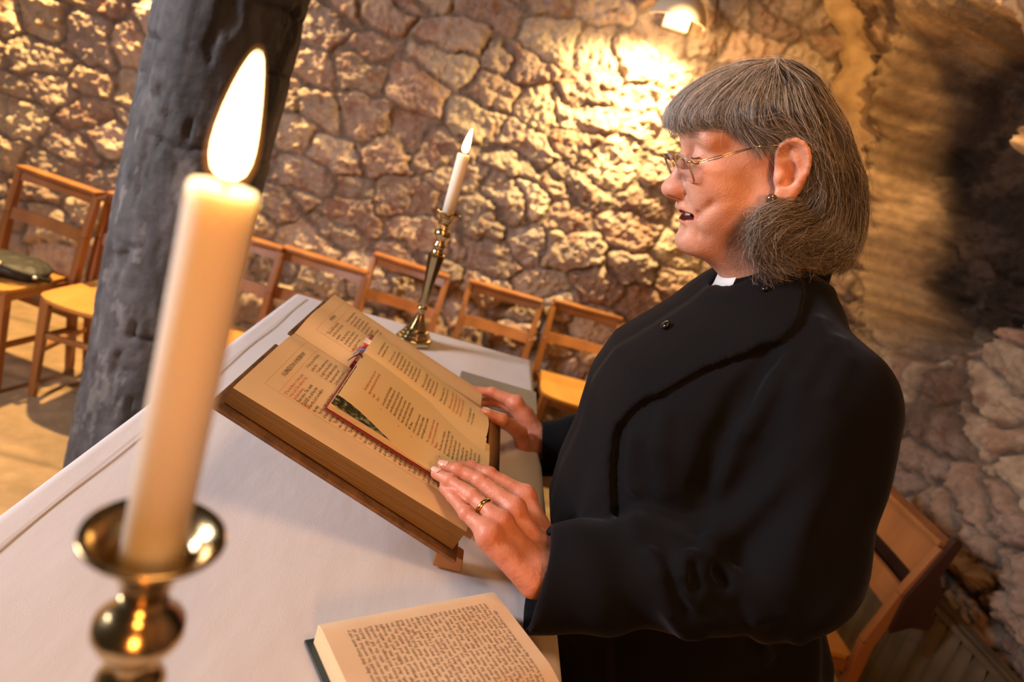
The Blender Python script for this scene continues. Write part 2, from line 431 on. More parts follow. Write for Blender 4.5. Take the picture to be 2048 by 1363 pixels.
b = MB(); b.tube([(0, -.012, .03), (0, -.055, .03)], .016, 14); obj('lamp_holder', b.mesh('lamp_holder', True), white_enamel, lamp)
b = MB(); b.lathe([(.001, -.045), (.022, -.040), (.034, -.02), (.036, 0), (.03, .02), (.016, .035)], 20, (0, -.07, .03)); obj('bulb', b.mesh('bulb', True), bulb, lamp)

# ---- radiator under the right wall
rad_mat = mat('radiator_paint', (.105,.080,.048), .42, var=.35, vscale=12, spec=.5)
rad = thing('radiator', 'cream panel radiator with vertical flutes along the right wall behind a chair', 'radiator', (1.79, 1.6, 0), absolute=True)
b = MB(); rows = []
ycs = np.arange(.55, 2.62, .008)
for z in (.10, .13, .50, .545):
    k = 1 if .12 < z < .52 else 0
    rows.append([(1.727-.010*k*sstep(-.9, .6, math.cos(2*math.pi*y/.062)), y, z) for y in ycs])
b.grid(rows)
b.box((1.727, .55, .10), (1.77, 2.614, .545)); obj('panel', b.mesh('panel', True), rad_mat, rad)
b = MB(); b.box((1.712, .54, .548), (1.730, 2.625, .566)); b.box((1.738, .54, .548), (1.752, 2.625, .570)); b.box((1.760, .54, .546), (1.785, 2.625, .566)); b.box((1.730, .54, .545), (1.770, 2.625, .553)); obj('top_grille', b, rad_mat, rad, bevel=.002)
for y in (.8, 2.3):
    obj('bracket', MB().box((1.735, y-.02, .02), (1.770, y+.02, .11)), rad_mat, rad)
    obj('foot', MB().box((1.710, y-.03, 0.0), (1.780, y+.03, .02)), rad_mat, rad)
# ================================================================ chairs
wood = mat('chair_wood', (.36,.15,.048), .38, color2=(.22,.085,.026), vscale=9, vstretch=(1, 1, .12), bump=.0004, bscale=60, spec=.5, detail=6)
dark_wood = mat('dark_chair_wood', (.045,.016,.008), .45, var=.4, vscale=9, vstretch=(1, 1, .12))
seat_wood = mat('seat_wood', (.56,.27,.07), .33, color2=(.42,.19,.045), vscale=7, vstretch=(1, .15, 1), bump=.0003, bscale=60, spec=.5, detail=6)
def make_chair(label, group, loc, rz, rail=(.762, .805), mid=(.595, .645), box=False, sz=.44):
    """church chair facing -y, origin on the floor under its middle"""
    t = thing('church_chair', label, 'chair', loc, rz, group)
    w = .185
    for s in (-1, 1):
        b = MB()                                              # rear leg running up into the back post, kinked at the seat
        pts = [(.178*s, .205, 0), (.185*s, .165, .43), (.186*s, .195, .62), (.188*s, .235, .80)]
        dims = [(.026, .032), (.030, .042), (.028, .038), (.026, .030)]
        for i in range(3): b.bar(pts[i], pts[i+1], dims[i][0], dims[i][1], (0, 1, .001), dims[i+1][0], dims[i+1][1])
        obj('back_post', b, wood, t, bevel=.003)
    for s in (-1, 1):
        b = MB(); b.bar((.175*s, -.165, 0), (.165*s, -.150, sz-.015), .026, .028, (0, 1, .001), .036, .036)
        obj('front_leg', b, wood, t, bevel=.003)
    # saddle seat: narrow at the back, wide and bowed at the front
    b = MB(); top = []; bot = []
    for i in range(15):
        v = i/14; y = .175-.375*v; row = []; rowb = []
        for j in range(17):
            u = j/16*2-1; hw = .158+.030*sstep(0, .8, v)-.045*max(0, (v-.86)/.14)**2
            yy_ = y-.030*(1-u*u)*v+.0
            z = sz-.010*(1-u*u)*math.sin(math.pi*min(1, v*1.15))+.003*v
            row.append((u*hw, yy_, z)); rowb.append((u*hw*.985, yy_+.002, z-.016))
        top.append(row); bot.append(rowb)
    b.grid(top); b.grid(bot, flip=True)
    for k in (0, -1): b.grid([top[k], bot[k]], flip=(k == 0))
    b.grid([[r[0] for r in top], [r[0] for r in bot]], flip=False); b.grid([[r[-1] for r in top], [r[-1] for r in bot]], flip=True)
    obj('seat', b.mesh('seat', True), seat_wood, t)
    q = sz-.44; b = MB(); b.box((-.15, -.15, .385+q), (.15, -.13, .424+q)); b.box((-.17, .145, .385+q), (.17, .165, .424+q)); b.box((-.168, -.14, .385+q), (-.15, .15, .422+q)); b.box((.15, -.14, .385+q), (.168, .15, .422+q))
    obj('seat_frame', b, wood, t, bevel=.002)
    def curved_rail(z0, z1, y0, y1, th, bow=.022 if not box else .006, n=10, half=.180):
        b = MB(); f0 = []; f1 = []; b0 = []; b1 = []
        for i in range(n+1):
            u = i/n*2-1; o = bow*(1-u*u)
            f0.append((u*half, y0-th/2+o, z0)); f1.append((u*half, y1-th/2+o, z1)); b0.append((u*half, y0+th/2+o, z0)); b1.append((u*half, y1+th/2+o, z1))
        b.grid([f0, f1]); b.grid([b0, b1], flip=True); b.grid([f1, b1]); b.grid([f0, b0], flip=True)
        b.add([f0[0], f1[0], b1[0], b0[0]], [(0, 1, 2, 3)]); b.add([f0[-1], f1[-1], b1[-1], b0[-1]], [(3, 2, 1, 0)])
        return b
    obj('top_rail', curved_rail(rail[0], rail[1], .187+.165*(rail[0]-.60)*1.6, .240, .018), wood, t, bevel=.002)
    obj('middle_rail', curved_rail(mid[0], mid[1], .188, .200, .016), wood, t, bevel=.002)
    b = MB(); b.box((-.194, .212, .805), (.194, .272, .823)); obj('rail_cap', b, wood, t, bevel=.004)       # flat ledge along the top
    if box:                                                  # dark book box on the back, its ends shaped like brackets
        b = MB(); b.box((-.19, .262, .560), (.19, .276, .655)); b.box((-.19, .225, .548), (.19, .276, .560)); obj('book_box', b, dark_wood, t, bevel=.002)
        for s in (-1, 1):
            b = MB(); pr = [(.195, .50), (.245, .535), (.300, .545), (.305, .575), (.285, .60), (.285, .665), (.250, .72), (.262, .835), (.240, .845), (.190, .62)]
            b.add([(s*.192, y, z) for y, z in pr]+[(s*.216, y, z) for y, z in pr], [tuple(range(len(pr))), tuple(range(2*len(pr)-1, len(pr)-1, -1))]+[(i, (i+1) % len(pr), len(pr)+(i+1) % len(pr), len(pr)+i) for i in range(len(pr))])
            obj('box_bracket', b, dark_wood, t, bevel=.002)
    for s in (-1, 1):
        obj('side_stretcher', MB().bar((.170*s, -.155, .20), (.182*s, .185, .20), .018, .022, (0, 0, 1)), wood, t, bevel=.002)
    obj('front_stretcher', MB().bar((-.168, -.155, .27), (.168, -.155, .27), .018, .024, (0, 0, 1)), wood, t, bevel=.002)
    obj('back_stretcher', MB().bar((-.182, .180, .26), (.182, .180, .26), .016, .024, (0, 0, 1)), wood, t, bevel=.002)
    return t
G = 'chapel chairs along the stone wall'
def row_spot(pxl, pxr):
    a, b_ = at(*pxl, 'z', .823), at(*pxr, 'z', .823); d = b_-a; rz = math.atan2(d[1], d[0]); m = (a+b_)/2
    # the cap's front edge sits .212 behind the chair's middle
    return (m[0]+math.sin(rz)*.212, m[1]-math.cos(rz)*.212), rz
spots = [((20, 325), (202, 388), 'light brown chapel chair carrying black camera gear, leftmost of the row'),
         ((211, 382), None, 'brown chapel chair with clear bare seat just left of the pillar'),
         (None, (552, 492), 'brown chapel chair half hidden behind the tall white candle'),
         ((558, 490), (737, 546), 'brown chapel chair behind the far left altar corner'),
         ((740, 503), (904, 555), 'brown chapel chair behind the brass candlestick on the far altar end'),
         ((930, 557), (1096, 605), 'brown chapel chair between far candlestick and the chair by the black sleeve'),
         ((1105, 597), (1252, 638), 'brown chapel chair with sunny empty seat nearest to the woman')]
proto = None; chairs = []
for i, (l, r_, lab) in enumerate(spots):
    if l and r_: (x, y), rz = row_spot(l, r_)
    elif l: a = at(*l, 'z', .823); (x, y), rz = (a[0]+.192, a[1]-.215), -.02
    else: a = at(*r_, 'z', .823); (x, y), rz = (a[0]-.172, a[1]-.215), -.02
    if proto is None: proto = make_chair(lab, G, (x, y, 0), rz); t = proto
    else:
        t = copy_tree(proto); t.location = (x, y, 0); t.rotation_euler = (0, 0, rz); t['label'] = lab
    chairs.append(t)
# the chair against the right wall, facing the altar
make_chair('reddish brown chapel chair by the radiator behind the woman in black', 'chapel chairs by the right wall', (1.53-.212, 1.93, 0), -math.pi/2, (.690, .805), (.555, .635), True, .35)

# black camera gear lying on the leftmost chair
black_leather = mat('black_leather', (.008,.007,.007), .62, bump=.001, bscale=160, spec=.5)
chrome = mat('chrome', (.75,.73,.70), .18, 1)
cx, cy = proto.location.x, proto.location.y
bag = thing('camera_bag', 'black camera bag with shiny buckles on the leftmost chair seat', 'bag', (cx, cy-.02, .445), .12)
def bag_sdf(P):
    d = ell(P, (0, .02, .03), (.185, .12, .034)); d = smin(d, ell(P, (.10, -.02, .026), (.08, .07, .028)), .02); d = smin(d, ell(P, (-.1, -.03, .026), (.075, .06, .027)), .02)
    return d+.004*fbm(P*30, 2, 3)-0
Vb, Fb = surface_nets(lambda P: smax(bag_sdf(P), -P[:, 2]+.001, .004), (-.21, -.12, -.01), (.21, .17, .09), .006); obj('body', mesh_np('body', Vb, Fb), black_leather, bag)
b = MB(); b.tube([(-.17, -.07, .035), (-.08, -.095, .05), (.02, -.085, .06), (.10, -.10, .05), (.18, -.07, .03), (.20, -.03, .012)], .009, 8); obj('strap', b.mesh('strap', True), black_leather, bag)
for x, y, z, rr in ((-.13, -.092, .040, .014), (-.09, -.10, .045, .009), (-.03, -.098, .05, .013), (.045, -.095, .065, .012), (.17, -.085, .036, .010)):
    b = MB(); b.lathe([(.001, .006), (rr*.7, .005), (rr, 0), (rr*.9, -.006), (.001, -.008)], 14, (x, y, z)); obj('buckle', b.mesh('buckle', True), chrome, bag)

# ================================================================ altar and cloth
TZ = 1.05
AX0, AX1, AY0, AY1 = -.391, .209, -.35, 1.613
dark_oak = mat('dark_oak', (.16,.07,.03), .5, var=.4, vscale=8, vstretch=(1, .1, 1))
altar = thing('altar_table', 'dark wooden altar table under the white cloth', 'table', (-.09, .63, 0), absolute=True)
obj('tabletop', MB().box((AX0+.006, AY0+.006, 1.0), (AX1-.006, AY1-.006, TZ-.004)), dark_oak, altar, bevel=.003)
for x in (AX0+.06, AX1-.06):
    for y in (AY0+.08, AY1-.08):
        obj('leg', MB().bar((x, y, 0), (x, y, 1.0), .07, .07, (0, 1, 0)), dark_oak, altar, bevel=.004)
obj('apron', MB().box((AX0+.05, AY0+.07, .90), (AX0+.075, AY1-.07, 1.0)).box((AX1-.075, AY0+.07, .90), (AX1-.05, AY1-.07, 1.0)).box((AX0+.06, AY1-.09, .90), (AX1-.06, AY1-.065, 1.0)), dark_oak, altar)
linen = bpy.data.materials.new('white_linen'); linen.use_nodes = True; N, L = nodes(linen); bs = N['Principled BSDF']
bs.inputs['Base Color'].default_value = (.56,.535,.54,1); bs.inputs['Roughness'].default_value = .9; bs.inputs['Specular IOR Level'].default_value = .15; bs.inputs['Sheen Weight'].default_value = .15
tc = N.new('ShaderNodeTexCoord'); acc = None
for sc, dist, st in ((7, .006, (1, .6, 1)), (900, .00025, (1, 1, 1)), (55, .0006, (1, .3, 1))):
    mp = N.new('ShaderNodeMapping'); mp.inputs['Scale'].default_value = st; nz = N.new('ShaderNodeTexNoise'); nz.inputs['Scale'].default_value = sc; nz.inputs['Detail'].default_value = 3
    bp = N.new('ShaderNodeBump'); bp.inputs['Distance'].default_value = dist; bp.inputs['Strength'].default_value = .8
    L.new(tc.outputs['Object'], mp.inputs[0]); L.new(mp.outputs[0], nz.inputs['Vector']); L.new(nz.outputs['Fac'], bp.inputs['Height'])
    if acc: L.new(acc, bp.inputs['Normal'])
    acc = bp.outputs[0]
L.new(acc, bs.inputs['Normal'])
# cloth: flat top rounding over the edges into a hanging skirt that ripples
DROP = .72; per = []
def edge_prof(d):
    """d: distance past the edge start; -> (outwards, down)"""
    r = .010
    if d < 0: return d, 0
    if d < r*math.pi/2: return r*math.sin(d/r), r-r*math.cos(d/r)
    return r, r+(d-r*math.pi/2)
gx = np.concatenate([-np.linspace(DROP, .03, 22), np.linspace(-.02, .02, 9), np.linspace(.03, .57, 48), .60+np.linspace(-.02, .02, 9), .60+np.linspace(.03, DROP, 22)])
ylen = AY1-AY0; gy = np.concatenate([np.linspace(0, ylen-.03, 110), ylen+np.linspace(-.02, .02, 9), ylen+np.linspace(.03, DROP, 22)])
rows = []
for yv in gy:
    row = []
    for xv in gx:
        ox = oy = dn = 0
        if xv < .01: o, d_ = edge_prof(.01-xv); x = AX0+.01-o; dx_ = d_
        elif xv > .59: o, d_ = edge_prof(xv-.59); x = AX1-.01+o; dx_ = d_
        else: x = AX0+xv; dx_ = 0
        if yv > ylen-.01: o, d_ = edge_prof(yv-(ylen-.01)); y = AY1-.01+o; dy_ = d_
        else: y = AY0+yv; dy_ = 0
        d_ = max(dx_, dy_)
        k = min(1, max(0, d_-.02)/.35)
        if dx_ > 0 and xv < .3: x -= .020*k*(1+math.sin(yv*16))
        if dx_ > 0 and xv > .3: x += .009*k*(1+math.sin(yv*15+1))
        if dy_ > 0: y += .020*k*(1+math.sin(xv*17))
        z = TZ-d_
        if d_ == 0: z += .0012*math.sin(x*23+yv*9)*math.sin(yv*13-x*6)
        if d_ == 0: z += .0015
        row.append((x, y, z))
    rows.append(row)
b = MB(); b.grid(rows)
cl = tag(obj('altar_cloth', b.mesh('altar_cloth', True), linen), 'plain white linen cloth spread over the altar', 'tablecloth')
b = MB()                                                   # the stitched hem line along the left edge
for yv in np.arange(AY0, AY1-.02, .05): pass
rows = [[(AX0+.034+dx, y, TZ+.0034) for y in np.linspace(AY0, AY1-.035, 60)] for dx in (0, .004)]
b.grid(rows); obj('hem', b.mesh('hem', True), mat('hem_thread', (.50,.45,.42), .9), cl)

# ================================================================ candlesticks and candles
brass = mat('brass', (.62,.47,.25), .21, 1, color2=(.42,.31,.15), vscale=14, bump=.0004, bscale=80, detail=5)
wax = mat('candle_wax', (.88,.83,.73), .42, spec=.4, sss=.85, sss_r=(.014,.009,.0055))
wick_mat = mat('wick', (.02,.015,.012), .9)
flame_core = emit('flame', (1, .74, .36), 26)
flame_rim = bpy.data.materials.new('flame_rim'); flame_rim.use_nodes = True; N, L = nodes(flame_rim); N.remove(N['Principled BSDF'])
e_ = N.new('ShaderNodeEmission'); e_.inputs[0].default_value = (1, .33, .05, 1); e_.inputs[1].default_value = 1.0; tr = N.new('ShaderNodeBsdfTransparent'); mx = N.new('ShaderNodeMixShader'); mx.inputs[0].default_value = .30
L.new(tr.outputs[0], mx.inputs[1]); L.new(e_.outputs[0], mx.inputs[2]); L.new(mx.outputs[0], N['Material Output'].inputs[0])
def candlestick(label, loc, rz):
    t = thing('candlestick', label, 'candlestick', loc, rz, 'brass candlesticks on the altar')
    b = MB(); b.lathe([(.001, 0), (.041, 0), (.043, .003), (.043, .010), (.040, .014), (.036, .015), (.035, .020), (.031, .023), (.030, .029), (.024, .033)], 8); obj('base', b, brass, t, bevel=.0015)
    b = MB(); b.lathe([(.0245, .031), (.021, .036), (.0165, .046), (.013, .056), (.0095, .066), (.0082, .074), (.0105, .078), (.0125, .082), (.0105, .087), (.0085, .090)], 8); obj('foot', b, brass, t, bevel=.001)
    b = MB(); b.lathe([(.0085, .089), (.0092, .095), (.0130, .15), (.0180, .196), (.0192, .203), (.0188, .210), (.014, .213)], 8); obj('shaft', b, brass, t, bevel=.001)
    b = MB(); b.lathe([(.014, .211), (.0125, .216), (.0105, .220), (.0125, .226), (.0145, .2295), (.0120, .234), (.0090, .239), (.0105, .244), (.0155, .249), (.0185, .255), (.0180, .261), (.0130, .266), (.0100, .270), (.0092, .276)], 32); obj('knop', b.mesh('knop', True), brass, t)
    b = MB(); b.lathe([(.0092, .275), (.0115, .284), (.0160, .293), (.0225, .299), (.0268, .302), (.0280, .3035), (.0276, .305), (.0240, .3035), (.0190, .2985), (.0152, .291), (.001, .290)], 40); obj('drip_cup', b.mesh('drip_cup', True), brass, t)
    return t
def candle(label, loc, h, rad, flame_h, energy, bend=.05):
    t = thing('candle', label, 'candle', loc, 0, 'white altar candles')
    b = MB(); b.lathe([(.001, 0), (rad, 0), (rad, h-.004), (rad*.985, h-.0015), (rad*.90, h), (rad*.78, h-.001), (rad*.45, h-.0035), (.001, h-.0045)], 48); obj('wax_stem', b.mesh('wax_stem', True), wax, t)
    b = MB(); b.tube([(0, 0, h-.006), (.0003, 0, h+.002), (.0012, 0, h+.006)], .0008, 8); obj('wick', b.mesh('wick', True), wick_mat, t)
    for nm, m, k, z0 in (('flame', flame_core, 1.0, h+.0035), ('flame_halo', flame_rim, 1.32, h+.0005)):
        prof = [(0, .0), (.065, .012), (.115, .06), (.140, .15), (.146, .25), (.138, .38), (.118, .54), (.090, .70), (.060, .84), (.028, .95), (0, 1.0)]
        b = MB(); n = 24; V = []; F = []
        for (r_, z) in prof:
            zz_ = z*flame_h*(1.0 if k == 1 else 1.12); off = bend*flame_h*z*z
            for q in range(n):
                a = 2*math.pi*q/n; V.append((off+r_*k*flame_h*math.cos(a)+1e-6, r_*k*flame_h*math.sin(a), z0+zz_))
        for i in range(len(prof)-1):
            for q in range(n): F.append((i*n+q, i*n+(q+1) % n, (i+1)*n+(q+1) % n, (i+1)*n+q))
        b.add(V, F); o = obj(nm, b.mesh(nm, True), m, t)
    l = bpy.data.lights.new('candle_light', 'POINT'); l.energy = energy; l.color = (1, .52, .16); l.shadow_soft_size = .008
    o = bpy.data.objects.new('candle_light', l); COL.objects.link(o); o.parent = t; o.location = (0, 0, h+flame_h*.55)
    return t
NS, FS = (-.0945, .246, TZ+.0027), (-.081, 1.491, TZ+.0027)
near_stick = candlestick('brass candlestick in front, close to the camera', NS, .2)
far_stick = copy_tree(near_stick); far_stick.location = FS; far_stick.rotation_euler = (0, 0, .25); far_stick['label'] = 'brass candlestick at the far end of the altar beyond the open books'
candle('tall thick burning white candle blurred in the foreground', (NS[0], NS[1], NS[2]+.2905), .161, .0121, .043, .65).rotation_euler = (0, .022, 0)
candle('lit white candle standing in the distant candlestick before the wall', (FS[0], FS[1], FS[2]+.2905), .140, .0135, .052, .40)
# ================================================================ books
paper_old = mat('old_paper', (.80,.62,.38), .85, color2=(.75,.56,.33), vscale=9, spec=.2)
paper_new = mat('cream_paper', (.86,.70,.42), .7, color2=(.83,.66,.38), vscale=6, spec=.3)
gilt_edge = mat('worn_gilt_edge', (.22,.122,.027), .45, color2=(.165,.088,.019), vscale=40, vstretch=(.08, 6, 6), bump=.0012, bscale=120, spec=.5, detail=7)
for n_ in gilt_edge.node_tree.nodes:
    if n_.type == 'MAPPING': n_.vector_type = 'TEXTURE'; n_.inputs['Rotation'].default_value = (0, math.radians(18.8), 0); n_.inputs['Scale'].default_value = (12, .16, .16)
page_edge = mat('page_edge', (.74,.58,.34), .8, color2=(.66,.50,.28), vscale=60, vstretch=(.1, 6, 12), spec=.2)
old_leather = mat('old_leather', (.095,.050,.022), .55, color2=(.22,.11,.045), vscale=45, bump=.0008, bscale=150, detail=8)
red_cloth = mat('dark_red_cover', (.23,.012,.022), .42, bump=.0003, bscale=300)
oak = mat('stand_oak', (.36,.19,.075), .45, color2=(.22,.11,.04), vscale=14, vstretch=(1, .15, 1), bump=.0004, bscale=70)
ink = mat('black_ink', (.055,.040,.030), .8, spec=.1)
red_ink = mat('red_ink', (.56,.12,.055), .8, spec=.1)

SL = math.radians(18.8); sS = np.array([math.cos(SL), 0, -math.sin(SL)]); sU = np.array([0, 1., 0]); sN = np.array([math.sin(SL), 0, math.cos(SL)])
PG1 = at(935, 1060, 'y', .70); PG0 = PG1-sS*.3093             # lower and upper outer corners of the left page
def bk(u, w, h):
    """u across the opening (away from the camera), w down the slope towards the reader, h off the page"""
    return PG0+sU*u+sS*w+sN*h
def bkv(U): return np.array([bk(*q) for q in U])
def text_me(lines, size, width=None, font_scale=.82, spacing=1.0, align='LEFT'):
    cu = bpy.data.curves.new('lettering', 'FONT'); cu.body = lines; cu.size = size; cu.resolution_u = 1; cu.space_line = spacing; cu.align_x = align
    cu.text_boxes[0].width = 0 if width is None else width/font_scale
    o = bpy.data.objects.new('lettering', cu); COL.objects.link(o)
    dg = bpy.context.evaluated_depsgraph_get(); me = bpy.data.meshes.new_from_object(o.evaluated_get(dg))
    n = len(me.vertices); co = np.empty(n*3, np.float32); me.vertices.foreach_get('co', co); co = co.reshape(-1, 3)
    F = [tuple(p.vertices) for p in me.polygons]
    bpy.data.objects.remove(o); bpy.data.curves.remove(cu); bpy.data.meshes.remove(me)
    co[:, 0] *= font_scale
    return co, F
class Ink:
    """lettering of one colour on one surface: surf(u, w) -> point just above the paper"""
    def __init__(s, surf): s.surf = surf; s.b = MB()
    def put(s, lines, u0, w0, size, width=None, umax=None, wmax=None, **k):
        co, F = text_me(lines, size, width, **k)
        if not len(co): return
        U = u0+co[:, 0]; Wd = w0-co[:, 1]
        keep = np.ones(len(co), bool)
        if umax is not None: keep &= U < umax
        if wmax is not None: keep &= Wd < wmax
        F = [f for f in F if all(keep[i] for i in f)]
        s.b.add([s.surf(a, b_) for a, b_ in zip(U, Wd)], F)
    def rule(s, u0, w0, u1, w1, t=.0003):
        n = 14; du, dw = (0, t) if abs(u1-u0) > abs(w1-w0) else (t, 0)
        V = []
        for i in range(n+1):
            f = i/n; u, w = u0+(u1-u0)*f, w0+(w1-w0)*f; V += [s.surf(u, w), s.surf(u+du, w+dw)]
        s.b.add(V, [(2*i, 2*i+1, 2*i+3, 2*i+2) for i in range(n)])
    def done(s, name, m, parent): return obj(name, s.b, m, parent)

PS128 = ("Beati omnes.  Psal. cxxviii.\n   LESSED are all they that\n   fear the Lord: and walk in\nhis ways.\n  For thou shalt eat the labour\nof thine hands: O well is thee,\nand happy shalt thou be.\n  Thy wife shall be as the fruitful\nvine: upon the walls of thine\nhouse;\n  Thy children like the olive-\nbranches: round about thy table.\n  Lo, thus shall the man be\nblessed: that feareth the Lord.\n"
 "  The Lord from out of Sion\nshall so bless thee: that thou\nshalt see Jerusalem in prosperity\nall thy life long.\n  Yea, that thou shalt see thy\nchildren's children: and peace\nupon Israel.\n  Glory be to the Father, and\nto the Son: and to the Holy\nGhost;\n  As it was in the beginning,\nis now, and ever shall be: world\nwithout end. Amen.\n  Or this Psalm.\n   OD be merciful unto us, and\n   bless us: and shew us the\nlight of his countenance.")
PS67 = ("O God: yea, let all the people\npraise thee.\n  O let the nations rejoice and\nbe glad: for thou shalt judge\nthe folk righteously, and govern\nthe nations upon earth.\n  Let the people praise thee,\nO God: yea, let all the people\npraise thee.\n  Then shall the earth bring\nforth her increase: and God,\neven our own God, shall give\nus his blessing.\n  God shall bless us: and all the\nends of the world shall fear him.\n  Glory be to the Father, and\nto the Son: and to the Holy\nGhost;\n"
 "  As it was in the beginning,\nis now, and ever shall be: world\nwithout end. Amen.\nLord, have mercy upon us.\nChrist, have mercy upon us.\nLord, have mercy upon us.\nOur Father, which art in heaven,\nHallowed be thy Name. Thy\nkingdom come. Thy will be done,\nin earth as it is in heaven.\nGive us this day our daily\nbread. And forgive us our\ntrespasses.")
def page_block(name, parent, surf_h, u0, u1, w0, w1, hb0, hb1, place, top, side, nu=26, nw=16, tap=0):
    """a block of leaves: curved upper page, straight foot, sides of stacked leaf edges"""
    b = MB(); T = []; Bt = []
    for i in range(nw+1):
        w = w0+(w1-w0)*i/nw; tr = []; br_ = []
        for j in range(nu+1):
            u = u0+(u1-u0)*j/nu; tr.append(place(u, w, surf_h(u, w))); br_.append(place(u, w, hb0+(hb1-hb0)*j/nu+tap*(1-(w-w0)/(w1-w0))))
        T.append(tr); Bt.append(br_)
    b.grid(T, 0); b.grid(Bt, 1, flip=True)
    def side_strip(a, c, m=5):
        rows = [[(np.array(p)*(1-k/m)+np.array(q)*(k/m)) for p, q in zip(a, c)] for k in range(m+1)]
        b.grid(rows, 1)
    side_strip(T[0][::-1], Bt[0][::-1]); side_strip(T[-1], Bt[-1])
    side_strip([r[0] for r in T], [r[0] for r in Bt]); side_strip([r[-1] for r in T][::-1], [r[-1] for r in Bt][::-1])
    me = b.mesh(name, True)
    me.polygons.foreach_set('use_smooth', np.array(b.mi) == 0)
    return obj(name, me, [top, side], parent)

# ---- wooden book rest
st = thing('book_rest', 'wooden book rest tilted on the altar holding the large old prayer book', 'book stand', (-.06, .92, TZ), absolute=True)
def slab(u0, u1, w0, w1, h0, h1): return [bk(u0, w0, h0), bk(u1, w0, h0), bk(u1, w1, h0), bk(u0, w1, h0), bk(u0, w0, h1), bk(u1, w0, h1), bk(u1, w1, h1), bk(u0, w1, h1)]
BT = -.0385
obj('sloping_board', MB().hexa(slab(.075, .40, .05, .322, BT-.012, BT-.001)), oak, st, bevel=.002)
# the lip at the foot of the board, with rounded ends
b = MB(); lo = []; hi = []
for i in range(25):
    f = i/24; u = .075+.265*f; e = min(f, 1-f)/.10; top = BT-.010+(.063)*math.sqrt(max(0, 1-max(0, 1-e)**2)); 
    lo.append([bk(u, .3205, BT-.012), bk(u, .3205, top), bk(u, .343, top-.002), bk(u, .343, BT-.012)])
b.grid(lo, flip=True); b.grid([[r[3] for r in lo], [r[0] for r in lo]], flip=True)
b.add(lo[0], [(0, 1, 2, 3)]); b.add(lo[-1], [(3, 2, 1, 0)])
obj('lip', b, oak, st, bevel=.0015)
for u in (.012, .36):
    p0 = bk(u, .315, BT-.004); p1 = bk(u, .05, BT-.004)
    b = MB(); b.hexa([(.052, p0[1]-.012, TZ+.003), (.088, p0[1]-.012, TZ+.003), (.088, p0[1]+.012, TZ+.003), (.052, p0[1]+.012, TZ+.003)] + [(x, p0[1]+d, z) for x, z, d in ((.052, bk(0, .285, BT-.002)[2], -.012), (.086, bk(0, .318, BT-.002)[2], -.012), (.086, bk(0, .318, BT-.002)[2], .012), (.052, bk(0, .285, BT-.002)[2], .012))])
    obj('foot', b, oak, st, bevel=.002)
    if u < .1: continue
    b = MB(); q = bk(.25, .075, BT-.012); b.bar((q[0]+.03, q[1], TZ+.003), q, .022, .016, (0, 1, .01)); obj('leg', b, oak, st, bevel=.002)

# ---- the large old book
bb = thing('large_prayer_book', 'thick old leather-bound prayer book lying open on the wooden rest', 'book', tuple(bk(.23, .16, -.045)), absolute=True)
GU = .235
def hl(u, w): return -.010*sstep(.165, GU, u)**1.5-.0022*(1-sstep(0, .012, u))
def hr(u, w): return -.010*(1-sstep(GU, GU+.05, u))**1.3+.006*math.exp(-((u-GU-.07)/.045)**2)-.0015*sstep(.43, .452, u)
lpg = page_block('left_pages', bb, hl, 0, GU, 0, .3093, -.0315, -.024, bk, paper_old, gilt_edge, tap=.009)
page_block('right_pages', bb, hr, GU, .452, 0, .3093, -.024, -.028, bk, paper_old, gilt_edge, tap=.009)
TP = .0095
def board(u0, u1): return [bk(u0, -.011, BT+TP), bk(u1, -.011, BT+TP), bk(u1, .318, BT), bk(u0, .318, BT), bk(u0, -.011, BT+TP+.0045), bk(u1, -.011, BT+TP+.0045), bk(u1, .318, BT+.0045), bk(u0, .318, BT+.0045)]
b = MB(); b.hexa(board(-.014, .205)); obj('front_board', b, old_leather, bb, bevel=.0012)
b = MB(); b.hexa(board(.262, .462)); obj('back_board', b, old_leather, bb, bevel=.0012)
b = MB(); b.grid([[bk(u, w, BT+.002-.0012*math.cos((u-.234)*20)) for u in np.linspace(.20, .266, 10)] for w in (-.006, .314)]); b.grid([[bk(u, w, BT+.0005) for u in np.linspace(.20, .266, 10)] for w in (-.006, .314)], flip=True)
obj('spine', b.mesh('spine', True), old_leather, bb)
sl_ = lambda u, w: bk(u, w, (hl(u, w) if u < GU else hr(u, w))+.00035)
k = Ink(sl_); r_ = Ink(sl_)
k.put('SOLEMNIZATION OF MATRIMONY', .084, .0335, .0088, font_scale=.66)
k.put(PS128, .047, .0665, .0067, spacing=1.05, umax=.1345, wmax=.292)
k.put(PS67, .1395, .0480, .0067, spacing=1.05, umax=.226, wmax=.292)
r_.put('¶ Then the Minister or Clerks, going\nto the Lord\'s Table, shall say or sing\nthis Psalm following.', .047, .0490, .0056, spacing=1.06, umax=.134)
r_.put('B', .0455, .0800, .018, font_scale=.8)
r_.put('G', .0465, .2720, .017, font_scale=.8, wmax=.295)
for a in ((.042, .0215, .229, .0215), (.042, .0400, .229, .0400), (.1365, .0405, .1365, .292), (.042, .0215, .042, .295), (.229, .0215, .229, .295)): r_.rule(*a)
